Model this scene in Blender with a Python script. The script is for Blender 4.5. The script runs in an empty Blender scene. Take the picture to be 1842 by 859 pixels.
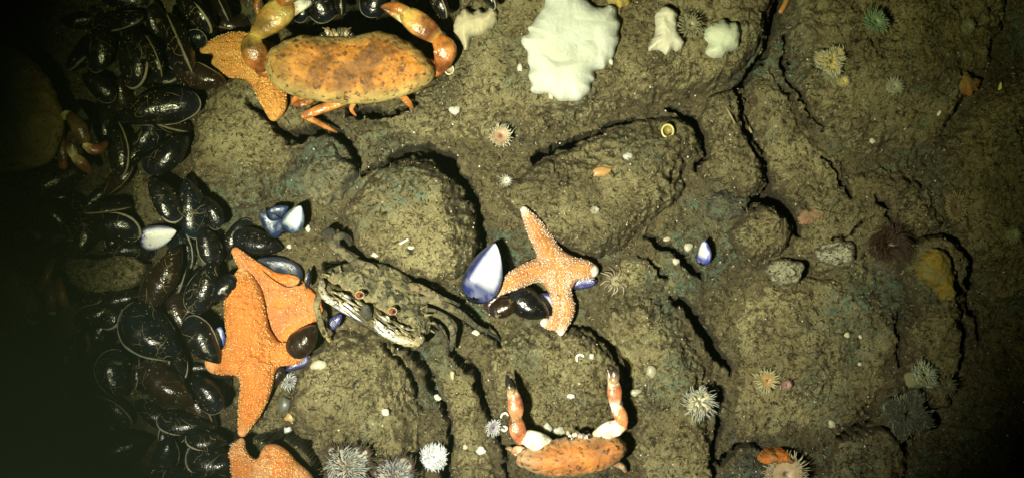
import bpy, math, random
import numpy as np
from mathutils import Vector, Matrix, Euler

rnd = random.Random(7)
nr = np.random.RandomState(11)
scene = bpy.context.scene
COL = scene.collection

# ------------------------------------------------------------------ camera
H = 1.05                       # camera height over the seabed datum, metres
S = 2000.0                     # photo pixels per metre at z = 0
cam_d = bpy.data.cameras.new('camera')
cam = bpy.data.objects.new('camera', cam_d)
COL.objects.link(cam)
cam.location = (0, 0, H)
cam.rotation_euler = (0, 0, 0)
cam_d.sensor_width = 36
cam_d.lens = 36 * H / (1842 / S)
cam_d.clip_start = 0.01
cam_d.clip_end = 100
scene.camera = cam


def W(px, py, z=0.0):
    f = (H - z) / H
    return Vector(((px - 921) / S * f, (429.5 - py) / S * f, z))


# ------------------------------------------------------------------ world: dark water far below daylight
world = bpy.data.worlds.new('World')
scene.world = world
world.use_nodes = True
bg = world.node_tree.nodes['Background']
bg.inputs['Color'].default_value = (0.25, 0.5, 0.35, 1)
bg.inputs['Strength'].default_value = 0.006


# ------------------------------------------------------------------ the dive lamps beside the camera
def spot(name, loc, aim, power, size, blend, color, radius):
    d = bpy.data.lights.new(name, 'SPOT')
    o = bpy.data.objects.new(name, d)
    COL.objects.link(o)
    o.location = loc
    v = Vector(aim) - Vector(loc)
    o.rotation_euler = v.to_track_quat('-Z', 'Y').to_euler()
    d.energy = power
    d.spot_size = math.radians(size)
    d.spot_blend = blend
    d.color = color
    d.shadow_soft_size = radius
    return o


spot('dive_lamp', (-0.30, -0.20, 0.92), W(890, 540), 76, 45, 1.0, (1.0, 0.96, 0.83), 0.010)
spot('dive_lamp', (-0.27, -0.17, 0.95), W(950, 270), 44, 53, 1.0, (0.98, 1.0, 0.42), 0.010)

scene.view_settings.view_transform = 'Standard'
scene.view_settings.look = 'None'
scene.view_settings.exposure = 0.0
scene.view_settings.gamma = 1.0

# ------------------------------------------------------------------ numpy noise
_P = np.random.RandomState(3).permutation(256)
_P = np.concatenate([_P, _P])
_ang = np.linspace(0, 2 * np.pi, 32, endpoint=False)
_GX, _GY = np.cos(_ang), np.sin(_ang)


def pn(x, y, seed=0):
    x = np.asarray(x, float) + seed * 17.31
    y = np.asarray(y, float) - seed * 9.77
    xi = np.floor(x).astype(np.int64); yi = np.floor(y).astype(np.int64)
    xf = x - xi; yf = y - yi
    u = xf * xf * xf * (xf * (xf * 6 - 15) + 10)
    v = yf * yf * yf * (yf * (yf * 6 - 15) + 10)

    def g(ix, iy, dx, dy):
        h = _P[_P[ix & 255] + (iy & 255)] & 31
        return _GX[h] * dx + _GY[h] * dy
    a = g(xi, yi, xf, yf); b = g(xi + 1, yi, xf - 1, yf)
    c = g(xi, yi + 1, xf, yf - 1); d = g(xi + 1, yi + 1, xf - 1, yf - 1)
    return (a + u * (b - a)) * (1 - v) + (c + u * (d - c)) * v


def fbm(x, y, f, octs=4, seed=0, gain=0.5):
    s = 0.0; a = 1.0
    for k in range(octs):
        s = s + a * pn(x * f, y * f, seed + k)
        a *= gain; f *= 2.03
    return s


def silt_detail(x, y, seed=0):
    """fine lumpy relief of the silt turf, metres"""
    wx = x + 0.004 * pn(x * 90, y * 90, 31); wy = y + 0.004 * pn(x * 90, y * 90, 37)
    r1 = 1 - np.abs(pn(wx * 130, wy * 130, 41)) * 2.2
    r2 = 1 - np.abs(pn(wx * 260, wy * 260, 43)) * 2.2
    m = np.clip(0.55 + 1.3 * pn(x * 22, y * 22, 47), 0.15, 1.2)
    return m * (0.0030 * r1 + 0.0020 * r2) + 0.0016 * fbm(x, y, 60, 2, 51)


# ------------------------------------------------------------------ mesh helpers
def mesh_np(name, verts, faces, cols=None, smooth=True):
    """faces: list of int arrays, each (n,k)"""
    me = bpy.data.meshes.new(name)
    verts = np.asarray(verts, np.float32)
    me.vertices.add(len(verts)); me.vertices.foreach_set('co', verts.ravel())
    faces = [np.asarray(f, np.int32) for f in faces if len(f)]
    nl = sum(f.size for f in faces); nf = sum(len(f) for f in faces)
    me.loops.add(nl); me.polygons.add(nf)
    li = np.concatenate([f.ravel() for f in faces])
    tot = np.concatenate([np.full(len(f), f.shape[1], np.int32) for f in faces])
    st = np.concatenate([[0], np.cumsum(tot)[:-1]]).astype(np.int32)
    me.loops.foreach_set('vertex_index', li)
    me.polygons.foreach_set('loop_start', st)
    me.polygons.foreach_set('loop_total', tot)
    me.polygons.foreach_set('use_smooth', np.full(nf, smooth, bool))
    me.update(calc_edges=True)
    if cols is not None:
        cols = np.asarray(cols, np.float32)
        if cols.shape[1] == 3:
            cols = np.concatenate([cols, np.ones((len(cols), 1), np.float32)], 1)
        ca = me.color_attributes.new('Col', 'FLOAT_COLOR', 'POINT')
        ca.data.foreach_set('color', cols.ravel())
    return me


def link(name, me, mat, parent=None, kind=None):
    o = bpy.data.objects.new(name, me)
    COL.objects.link(o)
    if mat is not None and len(me.materials) == 0:
        me.materials.append(mat)
    if parent is not None:
        o.parent = parent
    if kind:
        o['kind'] = kind
    return o


def tag(o, label, cat, group=None):
    o['label'] = label; o['category'] = cat
    if group:
        o['group'] = group
    return o


def thing(name, label, cat, loc=(0, 0, 0), group=None):
    o = bpy.data.objects.new(name, None)
    COL.objects.link(o)
    o.location = loc
    o.empty_display_size = 0.02
    return tag(o, label, cat, group)


class MB:
    """collects vertices, faces and colours of one mesh"""
    def __init__(s):
        s.v = []; s.f3 = []; s.f4 = []; s.c = []; s.n = 0

    def add(s, v, quads=None, tris=None, col=(1, 1, 1)):
        v = np.asarray(v, float).reshape(-1, 3)
        col = np.asarray(col, float)
        if col.ndim == 1:
            col = np.tile(col, (len(v), 1))
        s.v.append(v); s.c.append(col)
        if quads is not None and len(quads):
            s.f4.append(np.asarray(quads) + s.n)
        if tris is not None and len(tris):
            s.f3.append(np.asarray(tris) + s.n)
        s.n += len(v)

    def mesh(s, name, smooth=True):
        f = []
        if s.f4: f.append(np.concatenate(s.f4))
        if s.f3: f.append(np.concatenate(s.f3))
        return mesh_np(name, np.concatenate(s.v), f, np.concatenate(s.c), smooth)

    def build(s, name, mat, parent=None, smooth=True, kind=None):
        return link(name, s.mesh(name, smooth), mat, parent, kind)


def catmull(P, k):
    P = np.asarray(P, float)
    if len(P) < 3 or k < 2:
        return P
    Q = np.vstack([2 * P[0] - P[1], P, 2 * P[-1] - P[-2]])
    out = []
    for i in range(len(P) - 1):
        a, b, c, d = Q[i:i + 4]
        for t in np.linspace(0, 1, k, endpoint=False):
            out.append(0.5 * ((2 * b) + (c - a) * t + (2 * a - 5 * b + 4 * c - d) * t * t + (3 * b - a - 3 * c + d) * t ** 3))
    out.append(P[-1])
    return np.array(out)


def loft(mb, pts, rad, cols, n=10, k=4, up=(0, 0, 1), flat=1.0, jitter=0.0, sq=1.0):
    """tapering limb through pts; rad = half width per point (half height = flat * rad); cols per point or one"""
    pts = np.asarray(pts, float)
    rad = np.asarray(rad, float).reshape(-1, 1)
    cols = np.asarray(cols, float)
    if cols.ndim == 1:
        cols = np.tile(cols, (len(pts), 1))
    D = catmull(np.hstack([pts, rad]), k)
    t_src = np.linspace(0, 1, len(pts)); t_dst = np.linspace(0, 1, len(D))
    C = np.stack([np.interp(t_dst, t_src, cols[:, j]) for j in range(3)], 1)
    P = D[:, :3]; R = np.maximum(D[:, 3], 1e-5)
    # rounded ends
    T = np.gradient(P, axis=0)
    T /= np.linalg.norm(T, axis=1, keepdims=True) + 1e-12
    P = np.vstack([P[0] - T[0] * R[0] * 0.55, P[0] - T[0] * R[0] * 0.35, P, P[-1] + T[-1] * R[-1] * 0.35, P[-1] + T[-1] * R[-1] * 0.55])
    R = np.concatenate([[R[0] * 0.25, R[0] * 0.72], R, [R[-1] * 0.72, R[-1] * 0.25]])
    T = np.vstack([T[0], T[0], T, T[-1], T[-1]])
    C = np.vstack([C[0], C[0], C, C[-1], C[-1]])
    up = np.asarray(up, float)
    side = np.cross(T, up); side /= np.linalg.norm(side, axis=1, keepdims=True) + 1e-9
    nor = np.cross(side, T)
    m = len(P)
    a = np.linspace(0, 2 * np.pi, n, endpoint=False)
    ca = np.sign(np.cos(a)) * np.abs(np.cos(a)) ** sq; sa = np.sign(np.sin(a)) * np.abs(np.sin(a)) ** sq
    V = P[:, None, :] + R[:, None, None] * (ca[None, :, None] * side[:, None, :] + flat * sa[None, :, None] * nor[:, None, :])
    if jitter:
        V = V + nr.normal(0, jitter, V.shape)
    V = V.reshape(-1, 3)
    CC = np.repeat(C, n, axis=0)
    i = np.arange(m - 1)[:, None] * n; j = np.arange(n)[None, :]
    q = np.stack([i + j, i + (j + 1) % n, i + n + (j + 1) % n, i + n + j], -1).reshape(-1, 4)
    V = np.vstack([V, P[0], P[-1]]); CC = np.vstack([CC, C[0], C[-1]])
    jj = np.arange(n)
    t = np.vstack([np.stack([np.full(n, m * n), (jj + 1) % n, jj], 1),
                   np.stack([np.full(n, m * n + 1), (m - 1) * n + jj, (m - 1) * n + (jj + 1) % n], 1)])
    mb.add(V, q, t, CC)


_OCT_V = np.array([(1, 0, 0), (-1, 0, 0), (0, 1, 0), (0, -1, 0), (0, 0, 1), (0, 0, -1)], float)
_OCT_F = np.array([(0, 2, 4), (2, 1, 4), (1, 3, 4), (3, 0, 4), (2, 0, 5), (1, 2, 5), (3, 1, 5), (0, 3, 5)])


def beads(mb, pts, radii, col):
    pts = np.asarray(pts, float); radii = np.asarray(radii, float)
    n = len(pts)
    if not n: return
    V = (pts[:, None, :] + radii[:, None, None] * _OCT_V[None]).reshape(-1, 3)
    F = (np.arange(n)[:, None, None] * 6 + _OCT_F[None]).reshape(-1, 3)
    col = np.asarray(col, float)
    if col.ndim == 2: col = np.repeat(col, 6, axis=0)
    mb.add(V, None, F, col)


def chaikin(P, it=2):
    P = np.asarray(P, float)
    for _ in range(it):
        Q = np.roll(P, -1, axis=0)
        P = np.stack([0.75 * P + 0.25 * Q, 0.25 * P + 0.75 * Q], 1).reshape(-1, 2)
    return P


def poly_field(pts_px, z=0.0, it=2, warp=0.0, wf=60, seed=0):
    """signed distance (positive inside) to a smoothed outline given in photo pixels at height z"""
    P = np.array([W(a, b, z)[:2] for a, b in pts_px])
    P = chaikin(P, it)
    A = P; B = np.roll(P, -1, axis=0)

    def F(x, y):
        x = np.asarray(x, float); y = np.asarray(y, float)
        if warp:
            x, y = (x + warp * fbm(x, y, wf, 3, seed + 5), y + warp * fbm(x, y, wf, 3, seed + 9))
        sh = x.shape
        x = x.ravel(); y = y.ravel()
        d2 = np.full(x.shape, 1e9); ins = np.zeros(x.shape, bool)
        for (ax, ay), (bx, by) in zip(A, B):
            ex, ey = bx - ax, by - ay
            t = np.clip(((x - ax) * ex + (y - ay) * ey) / (ex * ex + ey * ey + 1e-15), 0, 1)
            d2 = np.minimum(d2, (x - ax - t * ex) ** 2 + (y - ay - t * ey) ** 2)
            c = ((ay > y) != (by > y))
            if c.any():
                with np.errstate(divide='ignore', invalid='ignore'):
                    xc = ax + (y - ay) * ex / (ey if ey != 0 else 1e-15)
                ins ^= c & (x < xc)
        d = np.sqrt(d2)
        return np.where(ins, d, -d).reshape(sh)
    m = 2.5 * warp + 0.002
    return F, (P[:, 0].min() - m, P[:, 0].max() + m, P[:, 1].min() - m, P[:, 1].max() + m)


def field_mesh(name, F, Z, bbox, pitch, mat, parent=None, skirt=0.02, bottom=None, colf=None, clip=None, kind=None):
    """top surface z = Z(x,y,f) where F(x,y) > 0, edge snapped to F = 0; skirt hangs down, or bottom(x,y,z,f) closes it"""
    x0, x1, y0, y1 = bbox
    if clip:
        x0 = max(x0, clip[0]); x1 = min(x1, clip[1]); y0 = max(y0, clip[2]); y1 = min(y1, clip[3])
    nx = max(4, int((x1 - x0) / pitch) + 2); ny = max(4, int((y1 - y0) / pitch) + 2)
    X, Y = np.meshgrid(np.linspace(x0, x1, nx), np.linspace(y0, y1, ny))
    f = F(X, Y); ins = f > 0
    c = ins[:-1, :-1] | ins[1:, :-1] | ins[:-1, 1:] | ins[1:, 1:]
    idx = np.arange(nx * ny).reshape(ny, nx)
    q = np.stack([idx[:-1, :-1][c], idx[:-1, 1:][c], idx[1:, 1:][c], idx[1:, :-1][c]], 1)
    used = np.unique(q)
    re = np.full(nx * ny, -1); re[used] = np.arange(len(used))
    q = re[q]
    x = X.ravel()[used].copy(); y = Y.ravel()[used].copy(); ff = f.ravel()[used].copy()
    out = np.where(ff <= 0)[0]
    if len(out):
        ox, oy = x[out].copy(), y[out].copy(); e = pitch * 0.3
        for _ in range(3):
            fo = F(ox, oy)
            gx = (F(ox + e, oy) - F(ox - e, oy)) / (2 * e); gy = (F(ox, oy + e) - F(ox, oy - e)) / (2 * e)
            g2 = np.maximum(gx * gx + gy * gy, 0.15)
            ox -= np.clip(fo * gx / g2, -pitch, pitch); oy -= np.clip(fo * gy / g2, -pitch, pitch)
        dx = np.clip(ox - x[out], -1.5 * pitch, 1.5 * pitch); dy = np.clip(oy - y[out], -1.5 * pitch, 1.5 * pitch)
        x[out] += dx; y[out] += dy; ff[out] = 0
    z = Z(x, y, ff)
    V = np.stack([x, y, z], 1)
    Cc = colf(x, y, ff) if colf else None
    faces = [q]
    E = np.concatenate([q[:, [0, 1]], q[:, [1, 2]], q[:, [2, 3]], q[:, [3, 0]]])
    Es = np.sort(E, 1)
    key = Es[:, 0].astype(np.int64) * (len(used) + 1) + Es[:, 1]
    _, inv, cnt = np.unique(key, return_inverse=True, return_counts=True)
    be = E[cnt[inv] == 1]
    n = len(V)
    if bottom is not None:
        zb = bottom(x, y, z, ff)
        V = np.vstack([V, np.stack([x, y, zb], 1)])
        faces.append(q[:, ::-1] + n)
        faces.append(np.stack([be[:, 1], be[:, 0], be[:, 0] + n, be[:, 1] + n], 1))
        if Cc is not None: Cc = np.vstack([Cc, Cc])
    else:
        bv = np.unique(be); rb = np.full(n, -1); rb[bv] = np.arange(len(bv)) + n
        V = np.vstack([V, np.stack([x[bv], y[bv], z[bv] - skirt], 1)])
        faces.append(np.stack([be[:, 1], be[:, 0], rb[be[:, 0]], rb[be[:, 1]]], 1))
        if Cc is not None: Cc = np.vstack([Cc, Cc[bv]])
    me = mesh_np(name, V, faces, Cc)
    return link(name, me, mat, parent, kind)


# ------------------------------------------------------------------ materials
def new_mat(name):
    m = bpy.data.materials.new(name); m.use_nodes = True
    nt = m.node_tree
    return m, nt, nt.nodes['Principled BSDF']


def N(nt, typ, **kw):
    n = nt.nodes.new(typ)
    for k, v in kw.items():
        if k in n.inputs.keys():
            n.inputs[k].default_value = v
        else:
            setattr(n, k, v)
    return n


def ramp(nt, stops, src=None):
    r = nt.nodes.new('ShaderNodeValToRGB')
    el = r.color_ramp.elements
    while len(el) < len(stops): el.new(0.5)
    for e, (p, c) in zip(el, stops):
        e.position = p; e.color = (*c, 1) if len(c) == 3 else c
    if src is not None: nt.links.new(src, r.inputs[0])
    return r


def mixc(nt, fac, a, b, blend='MIX'):
    m = nt.nodes.new('ShaderNodeMix'); m.data_type = 'RGBA'; m.blend_type = blend
    L = nt.links
    for sock, v in ((m.inputs[0], fac), (m.inputs[6], a), (m.inputs[7], b)):
        if hasattr(v, 'is_output'): L.new(v, sock)
        elif isinstance(v, (int, float)): sock.default_value = v
        else: sock.default_value = (*v, 1)
    return m.outputs[2]


def silt_material(name, base, dark, bare, slope=True):
    m, nt, bs = new_mat(name); L = nt.links
    geo = N(nt, 'ShaderNodeNewGeometry'); pos = geo.outputs['Position']
    oi = N(nt, 'ShaderNodeObjectInfo')
    n1 = N(nt, 'ShaderNodeTexNoise', Scale=16.0, Detail=6.0, Roughness=0.6); L.new(pos, n1.inputs['Vector'])
    n2 = N(nt, 'ShaderNodeTexNoise', Scale=150.0, Detail=6.0, Roughness=0.7, Distortion=0.8); L.new(pos, n2.inputs['Vector'])
    n3 = N(nt, 'ShaderNodeTexNoise', Scale=9.0, Detail=8.0, Roughness=0.65); L.new(pos, n3.inputs['Vector'])
    c = mixc(nt, ramp(nt, [(0.41, (0, 0, 0)), (0.60, (1, 1, 1))], n1.outputs['Fac']).outputs[0], base, dark)
    c = mixc(nt, ramp(nt, [(0.37, (1, 1, 1)), (0.47, (0, 0, 0))], n2.outputs['Fac']).outputs[0], c, (0.032, 0.028, 0.016))  # dark flecks in the bump hollows, small relief shadows put into the colour
    c = mixc(nt, ramp(nt, [(0.56, (0, 0, 0)), (0.72, (0.7, 0.7, 0.7))], n2.outputs['Fac']).outputs[0], c, (0.30, 0.27, 0.17))
    # pinkish and teal encrusting patches
    g = N(nt, 'ShaderNodeMath', operation='MULTIPLY'); L.new(ramp(nt, [(0.51, (0, 0, 0)), (0.62, (1, 1, 1))], n3.outputs['Fac']).outputs[0], g.inputs[0])
    L.new(ramp(nt, [(0.45, (0, 0, 0)), (0.6, (1, 1, 1))], n2.outputs['Fac']).outputs[0], g.inputs[1])
    c = mixc(nt, g.outputs[0], c, (0.10, 0.17, 0.135))
    # pale grains
    vo = N(nt, 'ShaderNodeTexVoronoi', Scale=210.0, Randomness=1.0); L.new(pos, vo.inputs['Vector'])
    lt = N(nt, 'ShaderNodeMath', operation='LESS_THAN'); L.new(vo.outputs['Distance'], lt.inputs[0]); lt.inputs[1].default_value = 0.20
    sx = N(nt, 'ShaderNodeSeparateColor'); L.new(vo.outputs['Color'], sx.inputs[0])
    gt = N(nt, 'ShaderNodeMath', operation='GREATER_THAN'); L.new(sx.outputs[0], gt.inputs[0]); gt.inputs[1].default_value = 0.93
    mu = N(nt, 'ShaderNodeMath', operation='MULTIPLY'); L.new(lt.outputs[0], mu.inputs[0]); L.new(gt.outputs[0], mu.inputs[1])
    c = mixc(nt, mu.outputs[0], c, (0.45, 0.42, 0.32))
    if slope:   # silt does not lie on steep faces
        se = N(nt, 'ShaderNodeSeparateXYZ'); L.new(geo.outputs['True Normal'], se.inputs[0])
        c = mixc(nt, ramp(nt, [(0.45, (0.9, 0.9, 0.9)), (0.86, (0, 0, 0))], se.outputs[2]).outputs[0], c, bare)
    hs = N(nt, 'ShaderNodeHueSaturation'); L.new(c, hs.inputs['Color'])
    mr = N(nt, 'ShaderNodeMapRange'); L.new(oi.outputs['Random'], mr.inputs[0]); mr.inputs[3].default_value = 0.85; mr.inputs[4].default_value = 1.12
    L.new(mr.outputs[0], hs.inputs['Value'])
    L.new(hs.outputs[0], bs.inputs['Base Color'])
    bs.inputs['Roughness'].default_value = 0.85
    bs.inputs['Specular IOR Level'].default_value = 0.25
    n4 = N(nt, 'ShaderNodeTexNoise', Scale=420.0, Detail=5.0, Roughness=0.7); L.new(pos, n4.inputs['Vector'])
    n6 = N(nt, 'ShaderNodeTexNoise', Scale=135.0, Detail=1.5, Roughness=0.5, Distortion=1.4); L.new(pos, n6.inputs['Vector'])
    n7 = N(nt, 'ShaderNodeTexNoise', Scale=120.0, Detail=2.0); L.new(pos, n7.inputs['Vector'])
    ab = N(nt, 'ShaderNodeMath', operation='SUBTRACT'); L.new(n6.outputs['Fac'], ab.inputs[0]); ab.inputs[1].default_value = 0.5
    ab2 = N(nt, 'ShaderNodeMath', operation='ABSOLUTE'); L.new(ab.outputs[0], ab2.inputs[0])
    gm = ramp(nt, [(0.0, (1, 1, 1)), (0.055, (0, 0, 0))], ab2.outputs[0])
    mm = ramp(nt, [(0.48, (0, 0, 0)), (0.60, (1, 1, 1))], n7.outputs['Fac'])
    gr = N(nt, 'ShaderNodeMath', operation='MULTIPLY'); L.new(gm.outputs[0], gr.inputs[0]); L.new(mm.outputs[0], gr.inputs[1])
    b0 = N(nt, 'ShaderNodeBump', Strength=1.0, Distance=0.0065, invert=True); L.new(gr.outputs[0], b0.inputs['Height'])
    b1 = N(nt, 'ShaderNodeBump', Strength=1.0, Distance=0.0058); L.new(n2.outputs['Fac'], b1.inputs['Height']); L.new(b0.outputs[0], b1.inputs['Normal'])
    b2 = N(nt, 'ShaderNodeBump', Strength=1.0, Distance=0.0024); L.new(n4.outputs['Fac'], b2.inputs['Height']); L.new(b1.outputs[0], b2.inputs['Normal'])
    L.new(b2.outputs[0], bs.inputs['Normal'])
    return m


def organic(name, rough=0.5, var=0.25, vscale=60.0, bump=0.3, bscale=250.0, bdist=0.001, sss=0.0, spec=0.5,
            flecks=None, coat=0.0, fleck_scale=(1, 1, 1), fleck_amt=(0.33, 0.42)):
    """vertex colour is the thing's own pigment; noise adds mottling and grain"""
    m, nt, bs = new_mat(name); L = nt.links
    at = N(nt, 'ShaderNodeVertexColor', layer_name='Col')
    tc = N(nt, 'ShaderNodeTexCoord')
    n1 = N(nt, 'ShaderNodeTexNoise', Scale=vscale, Detail=5.0, Roughness=0.65); L.new(tc.outputs['Object'], n1.inputs['Vector'])
    hs = N(nt, 'ShaderNodeHueSaturation'); L.new(at.outputs[0], hs.inputs['Color'])
    mr = N(nt, 'ShaderNodeMapRange'); L.new(n1.outputs['Fac'], mr.inputs[0])
    mr.inputs[1].default_value = 0.3; mr.inputs[2].default_value = 0.7
    mr.inputs[3].default_value = 1 - var; mr.inputs[4].default_value = 1 + var
    L.new(mr.outputs[0], hs.inputs['Value'])
    c = hs.outputs[0]
    if flecks:
        mp = N(nt, 'ShaderNodeMapping'); mp.inputs['Scale'].default_value = fleck_scale; L.new(tc.outputs['Object'], mp.inputs[0])
        n5 = N(nt, 'ShaderNodeTexNoise', Scale=230.0, Detail=3.0, Roughness=0.6, Distortion=0.4); L.new(mp.outputs[0], n5.inputs['Vector'])
        c = mixc(nt, ramp(nt, [(fleck_amt[0], (1, 1, 1)), (fleck_amt[1], (0, 0, 0))], n5.outputs['Fac']).outputs[0], c, flecks)
    L.new(c, bs.inputs['Base Color'])
    bs.inputs['Roughness'].default_value = rough
    bs.inputs['Specular IOR Level'].default_value = spec
    if coat:
        bs.inputs['Coat Weight'].default_value = coat; bs.inputs['Coat Roughness'].default_value = 0.12
    if sss:
        bs.inputs['Subsurface Weight'].default_value = sss
        bs.inputs['Subsurface Radius'].default_value = (1.0, 0.6, 0.4)
        bs.inputs['Subsurface Scale'].default_value = 0.004
    n2 = N(nt, 'ShaderNodeTexNoise', Scale=bscale, Detail=4.0, Roughness=0.6); L.new(tc.outputs['Object'], n2.inputs['Vector'])
    b = N(nt, 'ShaderNodeBump', Strength=bump, Distance=bdist); L.new(n2.outputs['Fac'], b.inputs['Height'])
    L.new(b.outputs[0], bs.inputs['Normal'])
    return m


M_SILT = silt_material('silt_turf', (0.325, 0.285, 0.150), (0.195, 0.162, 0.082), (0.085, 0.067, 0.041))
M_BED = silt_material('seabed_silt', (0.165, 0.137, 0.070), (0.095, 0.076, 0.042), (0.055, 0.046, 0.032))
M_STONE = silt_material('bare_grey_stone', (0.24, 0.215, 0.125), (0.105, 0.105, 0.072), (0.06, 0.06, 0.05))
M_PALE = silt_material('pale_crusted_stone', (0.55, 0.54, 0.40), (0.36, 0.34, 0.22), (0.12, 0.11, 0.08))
M_CRAB = organic('crab_shell', rough=0.62, var=0.45, vscale=60, bump=0.7, bscale=260, bdist=0.0013, spec=0.3, flecks=(0.10, 0.05, 0.018), fleck_amt=(0.35, 0.46), fleck_scale=(0.9, 0.9, 0.9))
M_CLAW = organic('crab_claw', rough=0.27, var=0.75, vscale=85, bump=0.9, bscale=130, bdist=0.0018, coat=0.1, flecks=(0.09, 0.04, 0.018), fleck_scale=(0.5, 0.5, 0.5), fleck_amt=(0.27, 0.36))
M_SWIM = organic('silted_crab_shell', rough=0.7, var=0.6, vscale=140, bump=1.0, bscale=220, bdist=0.004, flecks=(0.025, 0.022, 0.014), fleck_scale=(.8, .8, .8), fleck_amt=(0.40, 0.47))
M_FACE = organic('crab_face', rough=0.3, var=0.3, vscale=150, bump=0.5, bscale=300, flecks=(0.02, 0.02, 0.02), fleck_scale=(1.5, 1.5, 1.5), fleck_amt=(0.38, 0.46))
M_EYE = organic('crab_eye', rough=0.12, var=0.1, coat=0.6)
M_STAR = organic('starfish_skin', rough=0.6, var=0.22, vscale=110, bump=0.9, bscale=420, bdist=0.0015, sss=0.15)
M_SPINE = organic('starfish_spines', rough=0.5, var=0.1, sss=0.1)
M_SPONGE = organic('soft_coral', rough=0.7, var=0.10, vscale=90, bump=0.5, bscale=520, bdist=0.0008, sss=0.6, spec=0.25)
M_CRUST = organic('sponge_crust', rough=0.85, var=0.45, vscale=120, bump=1.0, bscale=300, bdist=0.002, sss=0.1, spec=0.2)
M_ANEM = organic('anemone_flesh', rough=0.45, var=0.2, vscale=200, bump=0.2, sss=0.35)
M_CHIP = organic('shell_chip', rough=0.4, var=0.2, vscale=250, bump=0.3)
M_DEB = organic('detritus_and_shade_strands', rough=0.9, var=0.3, spec=0.1)
M_MUSSEL = organic('mussel_shell', rough=0.23, var=0.5, vscale=3, bump=0.10, bscale=5, bdist=0.05, spec=0.5)


def dust(m, col, lo, hi, scale):
    """patches of settled silt on upward faces"""
    nt = m.node_tree; L = nt.links; bs = nt.nodes['Principled BSDF']
    src = bs.inputs['Base Color'].links[0].from_socket
    geo = N(nt, 'ShaderNodeNewGeometry'); n1 = N(nt, 'ShaderNodeTexNoise', Scale=scale, Detail=6.0, Roughness=0.7); L.new(geo.outputs['Position'], n1.inputs['Vector'])
    r = ramp(nt, [(lo, (0, 0, 0)), (hi, (1, 1, 1))], n1.outputs['Fac'])
    L.new(mixc(nt, r.outputs[0], src, col), bs.inputs['Base Color'])
    mr = N(nt, 'ShaderNodeMapRange'); L.new(r.outputs[0], mr.inputs[0]); mr.inputs[3].default_value = bs.inputs['Roughness'].default_value; mr.inputs[4].default_value = 0.9
    L.new(mr.outputs[0], bs.inputs['Roughness'])


dust(M_CRUST, (0.17, 0.15, 0.075), 0.44, 0.62, 130.0)
dust(M_MUSSEL, (0.13, 0.105, 0.055), 0.61, 0.68, 120.0)
M_LIP = organic('mussel_lip', rough=0.5, var=0.45, vscale=160, bump=0.4)
M_NACRE = organic('nacre', rough=0.2, var=0.12, vscale=60, bump=0.25, bscale=120, coat=0.3)

# ------------------------------------------------------------------ the seabed between the rocks
CLIP = (-0.60, 0.60, -0.33, 0.33)


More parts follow.
